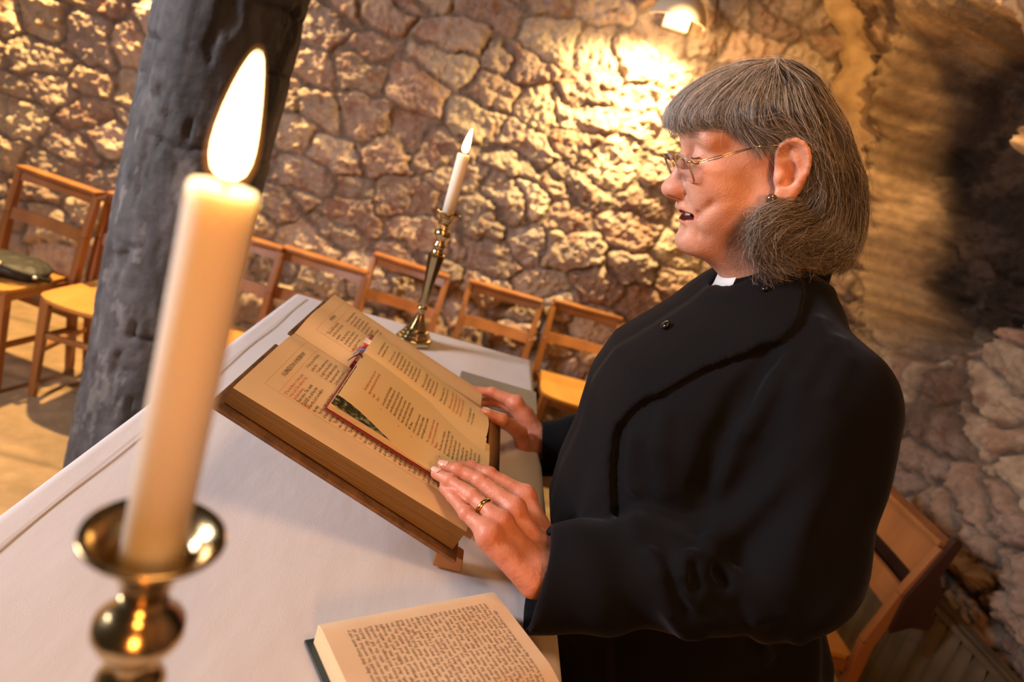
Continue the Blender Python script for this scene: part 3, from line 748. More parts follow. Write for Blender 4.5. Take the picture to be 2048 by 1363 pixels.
# facing page
k.put('OF MATRIMONY', .315, .0290, .0078, font_scale=.7)
k.put('Then shall they give their\ntroth to each other in this\nmanner.\n  N. take thee N. to my\nwedded wife, to have and to\nhold from this day forward,\nfor better for worse,\n   Answer. \nto love and to cherish,\ntill death us do part,\n   Minister. \nAmen.', .272, .0400, .0066, spacing=1.05, umax=.355, wmax=.29)
k.put('For be ye well assured, that\nso many as are coupled\ntogether otherwise than\nGod\'s Word doth allow\nare not joined together by\nGod; neither is their\nMatrimony lawful.\n  Whom God hath joined\ntogether let no man put\nasunder.', .362, .0480, .0066, spacing=1.05, umax=.446, wmax=.29)
r_.put('I\n\n\n\nMinister.\n\n\nAnswer.\n\nMinister.', .268, .056, .0066, spacing=1.05)
for a in ((.2655, .0205, .443, .0205), (.2655, .0345, .443, .0345), (.2655, .0205, .2655, .295), (.443, .0205, .443, .295), (.358, .035, .358, .29)): r_.rule(*a)
k.done('black_print', ink, lpg); r_.done('red_print', red_ink, lpg)

# ---- the red service book lying open on top of it
sb = thing('red_service_book', 'thin dark red service book with coloured ribbons open on the large book', 'book', tuple(bk(.21, .2, .005)), absolute=True)
SG = .212; W0, W1 = .096, .3115
def sh_l(u, w):                                                # left leaf, its outer corner standing up
    f = (SG-u)/(SG-.050); g = .0325-.014*sstep(.09, .31, w)
    edge = .034-.019*sstep(.10, .22, w)
    return g*(1-f)+edge*f+.006*math.sin(math.pi*min(1, f*1.0))*(.6)
def sh_r(u, w):
    f = (u-SG)/(.338-SG); g = .0325-.014*sstep(.09, .31, w)
    return g*(1-f)+(.023-.010*sstep(.1, .31, w))*f+.011*math.sin(math.pi*f**.75)
def wl(u, w):                                                   # the leaves drift towards the reader near the spine
    return w
b = MB(); b.hexa(slab(.060, .205, .0935, .317, .0032, .0055)); obj('front_cover', b, red_cloth, sb, bevel=.0008)
b = MB(); b.hexa(slab(.222, .352, .090, .318, .0085, .0110)); obj('back_cover', b, red_cloth, sb, bevel=.0008)
b = MB(); b.grid([[bk(.2135+.0115*math.sin(a), w, .011-.0065*math.cos(a)-.002) for a in np.linspace(-1.5, 1.5, 10)] for w in (.090, .318)]); obj('spine', b.mesh('spine', True), red_cloth, sb)
page_block('left_pages', sb, lambda u, w: .0125+.012*((u-.062)/(SG-.062))**2, .062, SG, W0, W1, .0060, .010, bk, paper_new, page_edge)
page_block('right_pages', sb, lambda u, w: sh_r(u, w)-.0006, SG, .338, W0, W1, .012, .0112, bk, paper_new, page_edge)
def leaf(name, f, u0, u1, w0, w1, m, parent, n=22, th=.0003, wsh=0):
    b = MB(); A = []; B2 = []
    for i in range(n+1):
        w = w0+(w1-w0)*i/n; ra = []; rb = []
        for j in range(n+1):
            u = u0+(u1-u0)*j/n; q = bk(u, w, f(u, w)); ra.append(q); rb.append(q-sN*th)
        A.append(ra); B2.append(rb)
    b.grid(A); b.grid(B2, flip=True); b.grid([A[0], B2[0]], flip=True); b.grid([A[-1], B2[-1]]); b.grid([[r[0] for r in A], [r[0] for r in B2]]); b.grid([[r[-1] for r in A], [r[-1] for r in B2]], flip=True)
    return obj(name, b.mesh(name, True), m, parent)
lfl = leaf('lifted_leaf', sh_l, .050, SG, W0+.002, W1+.009, paper_new, sb)
# photograph printed on the leaf below
photo = bpy.data.materials.new('printed_photograph'); photo.use_nodes = True; N, L = nodes(photo)
tc = N.new('ShaderNodeTexCoord'); nz = N.new('ShaderNodeTexNoise'); nz.inputs['Scale'].default_value = 160; nz.inputs['Detail'].default_value = 6; rp = N.new('ShaderNodeValToRGB')
L.new(tc.outputs['Object'], nz.inputs['Vector']); L.new(nz.outputs['Fac'], rp.inputs['Fac']); L.new(rp.outputs[0], N['Principled BSDF'].inputs['Base Color'])
for i, (p_, c_) in enumerate(((.36, (.012,.010,.006,1)), (.50, (.05,.055,.02,1)), (.58, (.20,.22,.06,1)), (.66, (.5,.46,.36,1)))):
    e = rp.color_ramp.elements[i] if i < 2 else rp.color_ramp.elements.new(p_)
    e.position = p_; e.color = c_
N['Principled BSDF'].inputs['Roughness'].default_value = .35
ph_h = lambda u, w: .0131+.012*((u-.062)/(SG-.062))**2+.004*math.sin(math.pi*min(1, max(0, (u-.062)/.15)))*(1-sstep(.10, .24, w))
leaf('photograph', ph_h, .064, .180, W0+.001, .235, photo, sb, th=.0002)
s2 = lambda u, w: bk(u, w, (sh_l(u, w) if u < SG else sh_r(u, w))+.0004)
k = Ink(s2); r_ = Ink(s2)
r_.put('The minister says to the couple, who\nmay now take each other by the right\nhand\nStand', .098, .1240, .0060, spacing=1.12, umax=.205)
k.put('Let us ask God for his blessing.\nGod the Father, who gave you\nyour life and your love, grant you\nthat in all your joy and sorrow,\nyou may hold to one another,\nkeep the promises made today,\nand so live in faith and hope;\nAll  Amen.\nLord, you know our need;\nhear us and help us always,\nand strengthen your servants.', .099, .1530, .0060, spacing=1.08, umax=.207)
r_.put('The congregation remains standing\nor kneels to pray with the minister.\nMinister', .099, .2270, .0058, spacing=1.12, umax=.206)
k.put('You have come to this place\nand remember these vows today,\nBlessed be the Lord our God,\nwho has visited his people\nand set them free to serve\nhim in holiness and love\nall the days of their life.\nThrough the love of our God\nhe comes to guide our feet\ninto the way of lasting peace.', .099, .2465, .0060, spacing=1.08, umax=.208, wmax=.308)
for w in (.155, .185, .206, .25, .28): r_.put('•', .086, w, .010)
k.put('Let your blessing be upon us\nnow and for ever. Amen.\n\nO Lord, open our lips\nand our mouth shall proclaim\nyour praise and your glory.\nGive thanks for his love\nand sing of his goodness\nto every generation.\nLet all the earth rejoice\nbefore the Lord our God.\n\nGracious God, we thank you\nfor the gift of this day\nand for those we love,\nwhose joy we now share.\n\nHear our prayer, O Lord,\nand let our cry come to you.', .224, .1150, .0060, spacing=1.10, umax=.325, wmax=.30)
r_.put('All turn towards one another and\ngreet those beside them in peace\nbefore returning to their places\nand the service ends with a hymn', .224, .2440, .0058, spacing=1.12, umax=.322)
k.put('Go in the light and peace\nof our God. Amen.', .224, .2780, .0060, spacing=1.1, umax=.325)
k.done('black_print', ink, lfl); r_.done('red_print', red_ink, lfl)
# ribbons at the head of the spine
for nm, c_, pts in (('red_ribbon', (.75,.02,.05), [(.232, .108, .030), (.236, .100, .037), (.240, .093, .034), (.236, .088, .024)]),
                    ('blue_ribbon', (.02,.20,.55), [(.221, .104, .028), (.222, .096, .033), (.224, .089, .028), (.220, .085, .018)]),
                    ('black_ribbon', (.01,.01,.012), [(.213, .100, .026), (.212, .092, .027), (.212, .087, .018), (.210, .084, .010)])):
    b = MB(); pp = [bk(*q) for q in pts]; rows = [[p-sU*.0032, p+sU*.0032] for p in pp]; b.grid(rows); b.grid([[p-sS*.0006 for p in r] for r in rows], flip=True)
    obj(nm, b.mesh(nm, True), mat(nm, c_, .45), sb)
b = MB(); b.hexa(slab(.244, .262, .086, .112, .0335, .0345)); obj('page_marker', b, mat('white_card', (.85,.85,.85), .6), sb)

# ---- open book lying flat in the foreground
lb = thing('open_book', 'aged open book lying flat on the altar in front of the woman\'s sleeve', 'book', (.10, .53, TZ+.003), absolute=True)
_a = np.array([.832, .556, 0]); _b = np.array([.556, -.832, 0]); LO = np.array([-.0455, .5345, 0])
TH = .024
def lk(u, w, h): return LO+_b*u+_a*w+np.array([0, 0, TZ+.0035+.0035+TH+h])      # u from the far edge to the spine, w from head to foot
LW, LS = .200, .150
def lh(u, w): return -.003*math.exp(-u/.004)-.009*sstep(.105, LS, u)+.0012*math.sin(w*40)*0
def lh2(u, w): return -.009*(1-sstep(LS, LS+.05, u))-.003*sstep(.285, .30, u)
aged = mat('aged_paper', (.70,.53,.35), .85, color2=(.61,.43,.26), vscale=11, spec=.2)
fpg = page_block('far_pages', lb, lh, 0, LS, 0, LW, -TH, -TH, lk, aged, page_edge)
page_block('near_pages', lb, lh2, LS, .30, 0, LW, -TH, -TH, lk, aged, page_edge)
gcov = mat('dark_green_cover', (.018,.030,.032), .5, bump=.0004, bscale=250)
def lslab(u0, u1, w0, w1, h0, h1): return [lk(u0, w0, h0), lk(u0, w1, h0), lk(u1, w1, h0), lk(u1, w0, h0), lk(u0, w0, h1), lk(u0, w1, h1), lk(u1, w1, h1), lk(u1, w0, h1)]
obj('cover', MB().hexa(lslab(-.006, .306, -.007, .206, -TH-.0032, -TH-.0002)), gcov, lb, bevel=.0008)
# baseline of the print runs from the spine to the far edge
ls = lambda x, y: lk(.128-x, y, (lh(.128-x, y))+.0004)
k = Ink(ls)
BODY = ("And it came to pass in those\ndays, that there went out a\ndecree that all the world\nshould be enrolled. And all\nwent to be enrolled, every one\ninto his own city. And he\nalso went up, out of the\ncity, unto the hill country,\nbecause he was of that house\nand lineage; to be enrolled\nwith his espoused wife. And so\nit was, that while they were\nthere, the days were fulfilled,\nand she brought forth her\nson, and wrapped him, and\nlaid him down; because there\nwas no room for them within\nthe inn. And there were in\nthe same country shepherds\nabiding in the field, keeping\nwatch over their flock by\nnight. And lo, a messenger\ncame upon them, and a light\nshone round about them: and\nthey were sore afraid. And he\nsaid unto them, Fear not: for\nbehold, I bring you tidings\nof great joy, which shall be\nto all people. For unto you\nis born this day a child.\nAnd this shall be a sign")
k.put(' '.join(BODY.split()+BODY.split()[20:]), 0, .024, .0060, width=.111, spacing=.92, font_scale=.80, align='JUSTIFY', wmax=.186)
k.rule(-.004, .02, -.004, .19, .0004)
k.done('print', mat('brown_ink', (.16,.10,.06), .85), fpg)

# ---- closed grey book beyond the right hand
gb = thing('grey_book', 'closed dark grey book lying flat beyond her far hand', 'book', (.12, 1.29, TZ+.003), -.02)
gm = mat('grey_cover', (.17,.165,.14), .55, bump=.0003, bscale=300)
obj('back_cover', MB().box((-.082, -.062, 0), (.082, .058, .0025)), gm, gb, bevel=.001)
obj('pages', MB().box((-.079, -.058, .0025), (.076, .054, .012)), page_edge, gb)
obj('front_cover', MB().box((-.082, -.062, .012), (.082, .058, .0145)), gm, gb, bevel=.001)
obj('spine', MB().box((-.082, .054, .0005), (.082, .0605, .014)), gm, gb, bevel=.001)
# ================================================================ the woman
YH = .85                                             # her middle plane
def H(px, py, dy=0.): return at(px, py, 'y', YH+dy)
def Hm(px, py, dy):                                  # the same, told for the near side, given with |dy| for the mirrored space
    p = at(px, py, 'y', YH-dy); return np.array([p[0], dy, p[2]])
woman = thing('person', 'grey-haired woman in glasses and black cassock reading from the open books', 'person', (.36, YH, 0), absolute=True)
skin = bpy.data.materials.new('skin'); skin.use_nodes = True; N, L = nodes(skin); bs = N['Principled BSDF']
bs.inputs['Roughness'].default_value = .46; bs.inputs['Specular IOR Level'].default_value = .42
bs.inputs['Subsurface Weight'].default_value = .35; bs.inputs['Subsurface Radius'].default_value = (.008, .003, .0015); bs.inputs['Subsurface Scale'].default_value = .8
tc = N.new('ShaderNodeTexCoord'); nz = N.new('ShaderNodeTexNoise'); nz.inputs['Scale'].default_value = 55; nz.inputs['Detail'].default_value = 5; L.new(tc.outputs['Object'], nz.inputs['Vector'])
rp = N.new('ShaderNodeValToRGB'); rp.color_ramp.elements[0].position = .3; rp.color_ramp.elements[1].position = .7
rp.color_ramp.elements[0].color = (.60,.29,.19,1); rp.color_ramp.elements[1].color = (.70,.39,.285,1)
L.new(nz.outputs['Fac'], rp.inputs['Fac']); a_ = N.new('ShaderNodeAttribute'); a_.attribute_name = 'tint'
mx = N.new('ShaderNodeMix'); mx.data_type = 'RGBA'; mx.blend_type = 'MULTIPLY'; mx.inputs['Factor'].default_value = 1
L.new(rp.outputs[0], mx.inputs['A']); L.new(a_.outputs['Color'], mx.inputs['B']); L.new(mx.outputs['Result'], bs.inputs['Base Color'])
n1 = N.new('ShaderNodeTexNoise'); n1.inputs['Scale'].default_value = 420; n1.inputs['Detail'].default_value = 4; L.new(tc.outputs['Object'], n1.inputs['Vector'])
n2 = N.new('ShaderNodeTexNoise'); n2.inputs['Scale'].default_value = 75; n2.inputs['Detail'].default_value = 4; L.new(tc.outputs['Object'], n2.inputs['Vector'])
b1 = N.new('ShaderNodeBump'); b1.inputs['Distance'].default_value = .0005; L.new(n1.outputs['Fac'], b1.inputs['Height'])
b2 = N.new('ShaderNodeBump'); b2.inputs['Distance'].default_value = .0006; L.new(n2.outputs['Fac'], b2.inputs['Height']); L.new(b1.outputs[0], b2.inputs['Normal']); L.new(b2.outputs[0], bs.inputs['Normal'])

EYE = Hm(1409, 315, .031)
def resample(g, n):
    s = np.concatenate([[0], np.cumsum(np.linalg.norm(np.diff(g, axis=0), axis=1))]); t = np.linspace(0, s[-1], n)
    # smooth (Catmull-like) through dense linear + blur
    m = 4*n; tt = np.linspace(0, s[-1], m); d = np.stack([np.interp(tt, s, g[:, i]) for i in range(3)], 1)
    for _ in range(10):
        d[1:-1] = (d[:-2]+2*d[1:-1]+d[2:])/4
    ii = np.linspace(0, m-1, n); return np.stack([np.interp(ii, np.arange(m), d[:, i]) for i in range(3)], 1)
def EARC(E_, pts): return list(resample(np.array([E_(*p) for p in pts]), 16))
def head_sdf(P):
    y = P[:, 1]-YH; q = np.stack([P[:, 0], np.sqrt(y*y+1e-6), P[:, 2]], 1)
    m = lambda px, py, dy=0.: Hm(px, py, dy)
    d = ell(q, m(1520, 270), (.084, .069, .064))                                   # skull
    d = smin(d, ell(q, m(1468, 350), (.058, .057, .070)), .025)                     # face block
    d = smin(d, cap(q, m(1535, 405, .048), m(1408, 476, .016), .022, .017), .03)  # jaw
    d = smin(d, ell(q, m(1470, 430), (.062, .044, .042)), .03)
    d = smin(d, ell(q, m(1428, 362, .036), (.030, .025, .026)), .022)              # cheekbone
    d = smin(d, ell(q, m(1446, 412, .036), (.028, .020, .030)), .02)               # lower cheek
    d = smin(d, cap(q, m(1377, 480, 0), m(1380, 480, .008), .0145), .014)          # chin
    d = smin(d, ell(q, m(1440, 490), (.040, .034, .020)), .022)                    # under the chin
    d = smin(d, cap(q, m(1396, 284, .004), m(1420, 280, .044), .0135, .0120), .014)       # brow
    d = smin(d, ell(q, m(1428, 262), (.036, .052, .030)), .018)                     # forehead
    d = smin(d, ell(q, m(1403, 414), (.021, .027, .021)), .014)                    # muzzle
    # eye sockets and lids
    d = smax(d, -ell(q, m(1382, 318, .032), (.012, .017, .0125)), .016)
    d = smin(d, sph(q, EYE, .0138), .006)
    d = smin(d, ell(q, EYE+np.array([.004, .001, -.017]), (.010, .016, .006)), .010)  # pouch under the eye
    # nose
    d = smin(d, cap(q, m(1377, 304), m(1350, 360), .0070, .0078), .009)
    d = smin(d, sph(q, m(1339, 376), .0103), .008)
    d = smin(d, ell(q, m(1357, 380, .0095), (.0135, .0082, .0098)), .006)          # wing of the nose
    d = smin(d, cap(q, m(1343, 386), m(1368, 396), .0060, .0055), .005)            # septum
    d = d+.0016*np.exp(-(chain(q, [m(1366, 362, .019), m(1375, 378, .0200), m(1372, 392, .018)], [0.]*3, .001)/.0018)**2)
    d = smax(d, -ell(q, m(1351, 393, .0068), (.0085, .0030, .0026)), .002)         # nostril
    # lips, parted as in speech
    d = smin(d, chain(q, [m(1365, 412), m(1371, 414, .010), m(1394, 427, .029)], [.0072, .0072, .0045]), .003)
    d = smin(d, chain(q, [m(1374, 444), m(1379, 445, .011), m(1398, 440, .029)], [.0080, .0078, .0045]), .003)
    d = smax(d, -chain(q, [m(1345, 430), m(1362, 430.5, .012), m(1383, 434, .0290)], [.0056, .0054, .0036]), .0012)
    d = smax(d, -chain(q, [m(1368, 430), m(1375, 430.5, .010), m(1386, 433, .021)], [.0060, .0060, .0042]), .0012)
    d = smax(d, -chain(q, [m(1380, 430), m(1386, 431, .011), m(1394, 433, .020)], [.0062, .0060, .0040]), .0012)
    d = smax(d, -chain(q, [m(1354, 459), m(1364, 460, .012)], [.0035, .0030]), .012)    # hollow under the lower lip
    # smile fold from nostril past the mouth corner, dimple
    d = d+.0022*np.exp(-(chain(q, [m(1384, 392, .024), m(1398, 412, .036), m(1402, 440, .037), m(1400, 470, .030)], [0.]*4, .002)/.0045)**2)
    d = d+.0042*np.exp(-(chain(q, [m(1404, 428, .040), m(1426, 408, .052)], [0.]*2, .002)/.0075)**2)
    d = d-.0022*np.exp(-(chain(q, [m(1412, 446, .042), m(1440, 420, .054)], [0.]*2, .002)/.010)**2)
    # neck
    nk = cap(q, m(1540, 420), m(1535, 610), .050, .052); nk = smin(nk, ell(q, m(1500, 500), (.040, .036, .040)), .03)
    d = smin(d, nk, .028)
    d = smin(d, cap(q, m(1525, 470, .030), m(1478, 545, .010), .010, .008), .014)  # neck cord
    # ear
    ey = .074
    E_ = lambda px, py, o: m(px, py, ey+o)
    e = ell(q, E_(1586, 334, .004), (.0205, .0050, .0350), ROT_EAR)
    hx = EARC(E_, [(1565, 345, .002), (1556, 322, .003), (1558, 300, .006), (1570, 285, .010), (1589, 281, .013), (1606, 290, .015), (1615, 311, .017), (1613, 336, .017), (1603, 360, .015), (1590, 380, .012), (1577, 396, .010)])
    e = smin(e, chain(q, hx, list(np.interp(np.linspace(0, 1, len(hx)), [0, .2, .5, .8, 1], [.0028, .0040, .0047, .0040, .0046])), .003), .003)
    ah = EARC(E_, [(1585, 300, .008), (1595, 316, .011), (1598, 336, .012), (1594, 356, .011), (1581, 373, .009)])
    e = smin(e, chain(q, ah, [.0038]*len(ah), .003), .004)
    e = smin(e, ell(q, E_(1569, 391, .008), (.0110, .0055, .0125)), .007)
    e = smax(e, -ell(q, E_(1577, 349, .010), (.0095, .0080, .0130)), .004)
    fo_ = EARC(E_, [(1566, 312, .012), (1572, 298, .016), (1586, 292, .019), (1600, 298, .021), (1606, 318, .022), (1604, 340, .021)])
    e = smax(e, -chain(q, fo_, [.0042]*len(fo_), .003), .003)
    e = smin(e, ell(q, E_(1560, 354, .006), (.0050, .0048, .0080)), .005)
    d = smin(d, e, .007)
    # downcast lids: a slit below the upper lid shows the eye
    d = smax(d, -chain(q, [EYE+np.array([-.0140, -.006, -.0060]), EYE+np.array([-.0152, .001, -.0068]), EYE+np.array([-.0105, .0095, -.0058])], [.0012, .0017, .0011]), .001)
    return d
_e = math.radians(14); ROT_EAR = np.array([[math.cos(_e), 0, -math.sin(_e)], [0, 1, 0], [math.sin(_e), 0, math.cos(_e)]])
Vh, Fh = surface_nets(head_sdf, (.155, YH-.115, 1.36), (.48, YH+.115, 1.74), .0018)

# ---- hands: joints (photo x, y, height off the big book's page)
def hp(px, py, h): return on_plane(px, py, PG0+sN*h, sN)
LH = dict(
    index=[(1050, 993, .050), (980, 949, .042), (944, 935, .032), (915, 931, .024)],
    middle=[(1028, 1017, .054), (960, 962, .045), (917, 941, .035), (887, 932, .027)],
    ring=[(1003, 1045, .050), (944, 994, .040), (899, 961, .030), (873, 946, .023)],
    pinky=[(980, 1069, .040), (932, 1026, .032), (905, 993, .024), (888, 976, .019)])
RADF = dict(index=(.0125, .0090, .0080, .0070), middle=(.0125, .0092, .0082, .0072), ring=(.0118, .0088, .0078, .0069), pinky=(.0108, .0078, .0068, .0060))
LW_T, LW_B, LW_C = hp(1100, 1092, .040), hp(1066, 1166, .030), hp(1078, 1134, .034)
LT = [hp(1062, 1072, .012), hp(1030, 1014, .006), hp(1000, 982, .010), hp(972, 957, .018)]
NAILS = []
def hand_sdf(P, fingers, wt, wb, thumb, arm, up):
    d = None
    for nme, js in fingers.items():
        rr = RADF[nme]; e = chain(P, js, rr, .003)
        for jn, k_ in ((1, 1.03), (2, 1.02)): e = smin(e, sph(P, js[jn]+up*.0006, rr[jn]*k_), .004)     # knuckles
        t = js[3]-js[2]; t /= np.linalg.norm(t)
        for jn in (1, 2):                                                                                # creases over the joints
            for o in (-.0028, 0, .0028):
                c = js[jn]+up*rr[jn]*1.05+t*o
                e = e+.00035*np.exp(-(((P-c)@t)/.0007)**2)*np.exp(-(np.linalg.norm(P-c, axis=1)/.007)**2)
        d = e if d is None else smin(d, e, .0035)
    keys = ['index', 'middle', 'ring', 'pinky']; pal = None
    for i, k_ in enumerate(keys):
        f = i/3; w_ = wt*(1-f)+wb*f
        e = cap(P, fingers[k_][0]-up*.004, w_, .0140, .0148); pal = e if pal is None else smin(pal, e, .014)
    d = smin(d, pal, .010)
    for k_ in keys: d = smin(d, sph(P, fingers[k_][0]+up*.002, .0105), .008)
    for i, k_ in enumerate(keys):                                                                        # tendons
        w_ = (wt+wb)/2*(.75)+(wt*(1-i/3)+wb*i/3)*.25
        d = d-.0010*np.exp(-(cap(P, fingers[k_][0]+up*.008, w_+up*.012, 0)/.005)**2)
    t_ = chain(P, thumb, [.0165, .0125, .0098, .0080], .006); t_ = smin(t_, cap(P, thumb[0], (wt+wb)/2, .016, .018), .012)
    d = smin(d, t_, .008)
    fa = smin(cap(P, wt*.8+wb*.2, arm, .0200, .034), cap(P, wt*.2+wb*.8, arm, .0200, .034), .02)
    d = smin(d, fa, .014)
    v = fbm(P*70, 3, 5)
    return d+.0005*v
def run_hand(fg, wt, wb, th, arm, up, h=.0013):
    pts = np.array([j for f in fg.values() for j in f]+[wt, wb, arm]+list(th))
    return surface_nets(lambda P: hand_sdf(P, fg, wt, wb, th, arm, up), pts.min(0)-.035, pts.max(0)+.035, h)
LF = {k_: [hp(*j) for j in v] for k_, v in LH.items()}
L_ARM = np.array([.27, .655, 1.125])
Vl, Fl = run_hand(LF, LW_T, LW_B, LT, L_ARM, sN)
def yp(px, py, y): return at(px, py, 'y', y)
RF = dict(index=[yp(1032, 806, 1.135), yp(984, 784, 1.150), yp(945, 781, 1.150), yp(919, 783, 1.140)],
          middle=[yp(1050, 828, 1.135), yp(1003, 806, 1.158), yp(973, 803, 1.160), yp(955, 806, 1.150)],
          ring=[yp(1058, 850, 1.135), yp(1014, 838, 1.162), yp(990, 836, 1.160), yp(975, 840, 1.148)],
          pinky=[yp(1062, 872, 1.132), yp(1026, 864, 1.155), yp(1006, 862, 1.155), yp(994, 864, 1.146)])
RW_T, RW_B = yp(1074, 866, 1.115), yp(1072, 922, 1.110)
RT = [yp(1050, 905, 1.100), yp(1040, 866, 1.085), hp(1003, 838, .026), hp(969, 824, .022)]
upR = np.array([-.25, .35, .9]); upR /= np.linalg.norm(upR)
R_ARM = np.array([.30, 1.10, 1.085])
Vr, Fr = run_hand(RF, RW_T, RW_B, RT, R_ARM, upR)
# ---- torso, hips, legs and arms under the clothes, joined to the head and hands
def core_sdf(P):
    d = cap(P, (.365, YH, 1.50), (.37, YH, 1.38), .055, .07)
    d = smin(d, ell(P, (.365, YH, 1.27), (.105, .165, .17)), .05); d = smin(d, ell(P, (.36, YH, 1.05), (.11, .165, .14)), .05); d = smin(d, ell(P, (.40, YH, .90), (.12, .17, .13)), .05)
    for s, elb, wr in ((-1, (.40, .640, 1.17), L_ARM), (1, (.42, 1.08, 1.15), R_ARM)):
        d = smin(d, cap(P, (.385, YH+.155*s, 1.385), elb, .050, .042), .03); d = smin(d, cap(P, elb, wr, .040, .034), .02)
        d = smin(d, cap(P, (.40, YH+.085*s, .86), (.385, YH+.09*s, .48), .080, .055), .03); d = smin(d, cap(P, (.385, YH+.09*s, .48), (.41, YH+.09*s, .09), .052, .036), .02)
    return d
Vc, Fc = surface_nets(core_sdf, (.18, .54, .04), (.56, 1.19, 1.56), .008)
VV = np.concatenate([Vh, Vl, Vr, Vc]); FF = np.concatenate([Fh, Fl+len(Vh), Fr+len(Vh)+len(Vl), Fc+len(Vh)+len(Vl)+len(Vr)])
me = mesh_np('body', VV, FF)
tint = np.ones((len(VV), 3))
yq = VV[:, 1]-YH; q = np.stack([VV[:, 0], np.abs(yq), VV[:, 2]], 1)
def blend(mask, colr): 
    global tint
    tint = tint*(1-mask[:, None])+np.array(colr)*mask[:, None]
lipd = np.minimum(chain(q, [Hm(1358, 419, 0), Hm(1367, 421, .010), Hm(1390, 429, .029)], [.0035, .0035, .002]), chain(q, [Hm(1368, 438, 0), Hm(1374, 439, .011), Hm(1393, 437, .029)], [.0050, .0045, .003]))
blend(np.clip(1-lipd/.0035, 0, 1)*.55, (.86, .56, .60))
cav = np.minimum(chain(q, [Hm(1380, 430, 0), Hm(1386, 431, .011), Hm(1394, 433, .020)], [.0062, .0060, .0040]), chain(q, [Hm(1368, 430, 0), Hm(1375, 430.5, .010), Hm(1386, 433, .021)], [.0060, .0060, .0042]))
cut_ = chain(q, [Hm(1345, 430, 0), Hm(1362, 430.5, .012), Hm(1383, 434, .029)], [.0056, .0054, .0036])
DARKM = np.clip(1.6-np.minimum(cav, cut_)/.0007, 0, 1)
blend(np.exp(-(sph(q, Hm(1342, 376, 0), 0)/.018)**2)*.5, (.98, .74, .72))
blend(np.exp(-(sph(q, Hm(1425, 370, .05), 0)/.028)**2)*.30, (1.0, .78, .74))
blend(np.exp(-(sph(q, Hm(1590, 335, .085), 0)/.03)**2)*.35, (1.02, .80, .76))
blend(DARKM, (.24, .09, .09))
hm = np.zeros(len(VV), bool); hm[len(Vh):len(Vh)+len(Vl)+len(Vr)] = True
blend(hm*.85, (.78, .58, .52))
for FG, up in ((LF, sN), (RF, upR)):
    for js in FG.values():
        for jn, rr in ((0, .015), (1, .010), (2, .008)): blend(np.exp(-(np.linalg.norm(VV-js[jn]-up*.006, axis=1)/rr)**2)*.45, (.84, .55, .52))
point_color(me, tint)
body = obj('body', me, skin, woman)
# nails
nail = mat('fingernail', (.66,.42,.36), .28, spec=.5)
def nail_at(parent, js, r, up):
    t = js[3]-js[2]; t /= np.linalg.norm(t); sd = np.cross(t, up); sd /= np.linalg.norm(sd); u = np.cross(sd, t)
    rows = []
    for i in range(8):
        f = i/7; row = []
        for j in range(9):
            a = (j/8*2-1); w = r*.84*(1-.25*max(0, f-.6)/.4*a*a)
            ff = f-.10*a*a if f > .5 else f+.08*a*a
            row.append(js[3]+t*(-.0055+.0125*ff)+sd*w*a*.95+u*(r*1.02*math.sqrt(max(.12, 1-(a*.72)**2))-.0012*f*f+.0004))
        rows.append(row)
    b = MB(); b.grid(rows); obj('fingernail', b.mesh('fingernail', True), nail, parent)
for kf in ('middle', 'ring', 'pinky'): nail_at(body, LF[kf], RADF[kf][3], (sN+np.array([-.25, -.25, 0])*.9))
nail_at(body, RF['index'], .0070, upR)
tj = [RT[0], RT[1], RT[2], RT[3]]; nail_at(body, tj, .0080, np.array([-.15, -.35, .9]))
gold = mat('gold', (.80,.55,.20), .18, 1)
p_, q_ = LF['ring'][0], LF['ring'][1]; c_ = p_*.42+q_*.58; t_ = (q_-p_)/np.linalg.norm(q_-p_)
b = MB(); a1 = np.cross(t_, sN); a1 /= np.linalg.norm(a1); a2 = np.cross(a1, t_); rows = []
for i in range(41):
    a = 2*math.pi*i/40; rad = a1*math.cos(a)+a2*math.sin(a); rows.append([c_+rad*(.0101+dr)+t_*dt for dr, dt in ((.0002, -.0024), (.0014, -.0018), (.0018, 0), (.0014, .0018), (.0002, .0024))])
b.grid(rows); obj('wedding_ring', b.mesh('wedding_ring', True), gold, woman)
# eyes
white = mat('eye_white', (.75,.70,.66), .15); 
b = MB(); 
for s in (-1, 1):
    c = np.array([EYE[0], YH+s*EYE[1], EYE[2]]); b = MB(); b.lathe([(.0124*math.sin(a)+1e-5, -.0124*math.cos(a)) for a in np.linspace(0, math.pi, 14)], 20, c); obj('eye', b.mesh('eye', True), white, body)
    b = MB(); b.tube([c+np.array(v)*np.array([1, s, 1]) for v in ((-.0130, -.006, -.0040), (-.0146, .001, -.0048), (-.0122, .008, -.0042), (-.0085, .0125, -.002))], .0006, 6); obj('eyelashes', b.mesh('eyelashes', True), mat('lash', (.05,.03,.02), .8), body)
b = MB(); rows = []
for i in range(11):
    a = (i/10*2-1)*.9; rows.append([H(1369+12*abs(a), 420, .023*a), H(1369+12*abs(a), 430, .0225*a)])
b.grid(rows); obj('teeth', b.mesh('teeth', True), mat('teeth', (.86,.78,.68), .25), body)

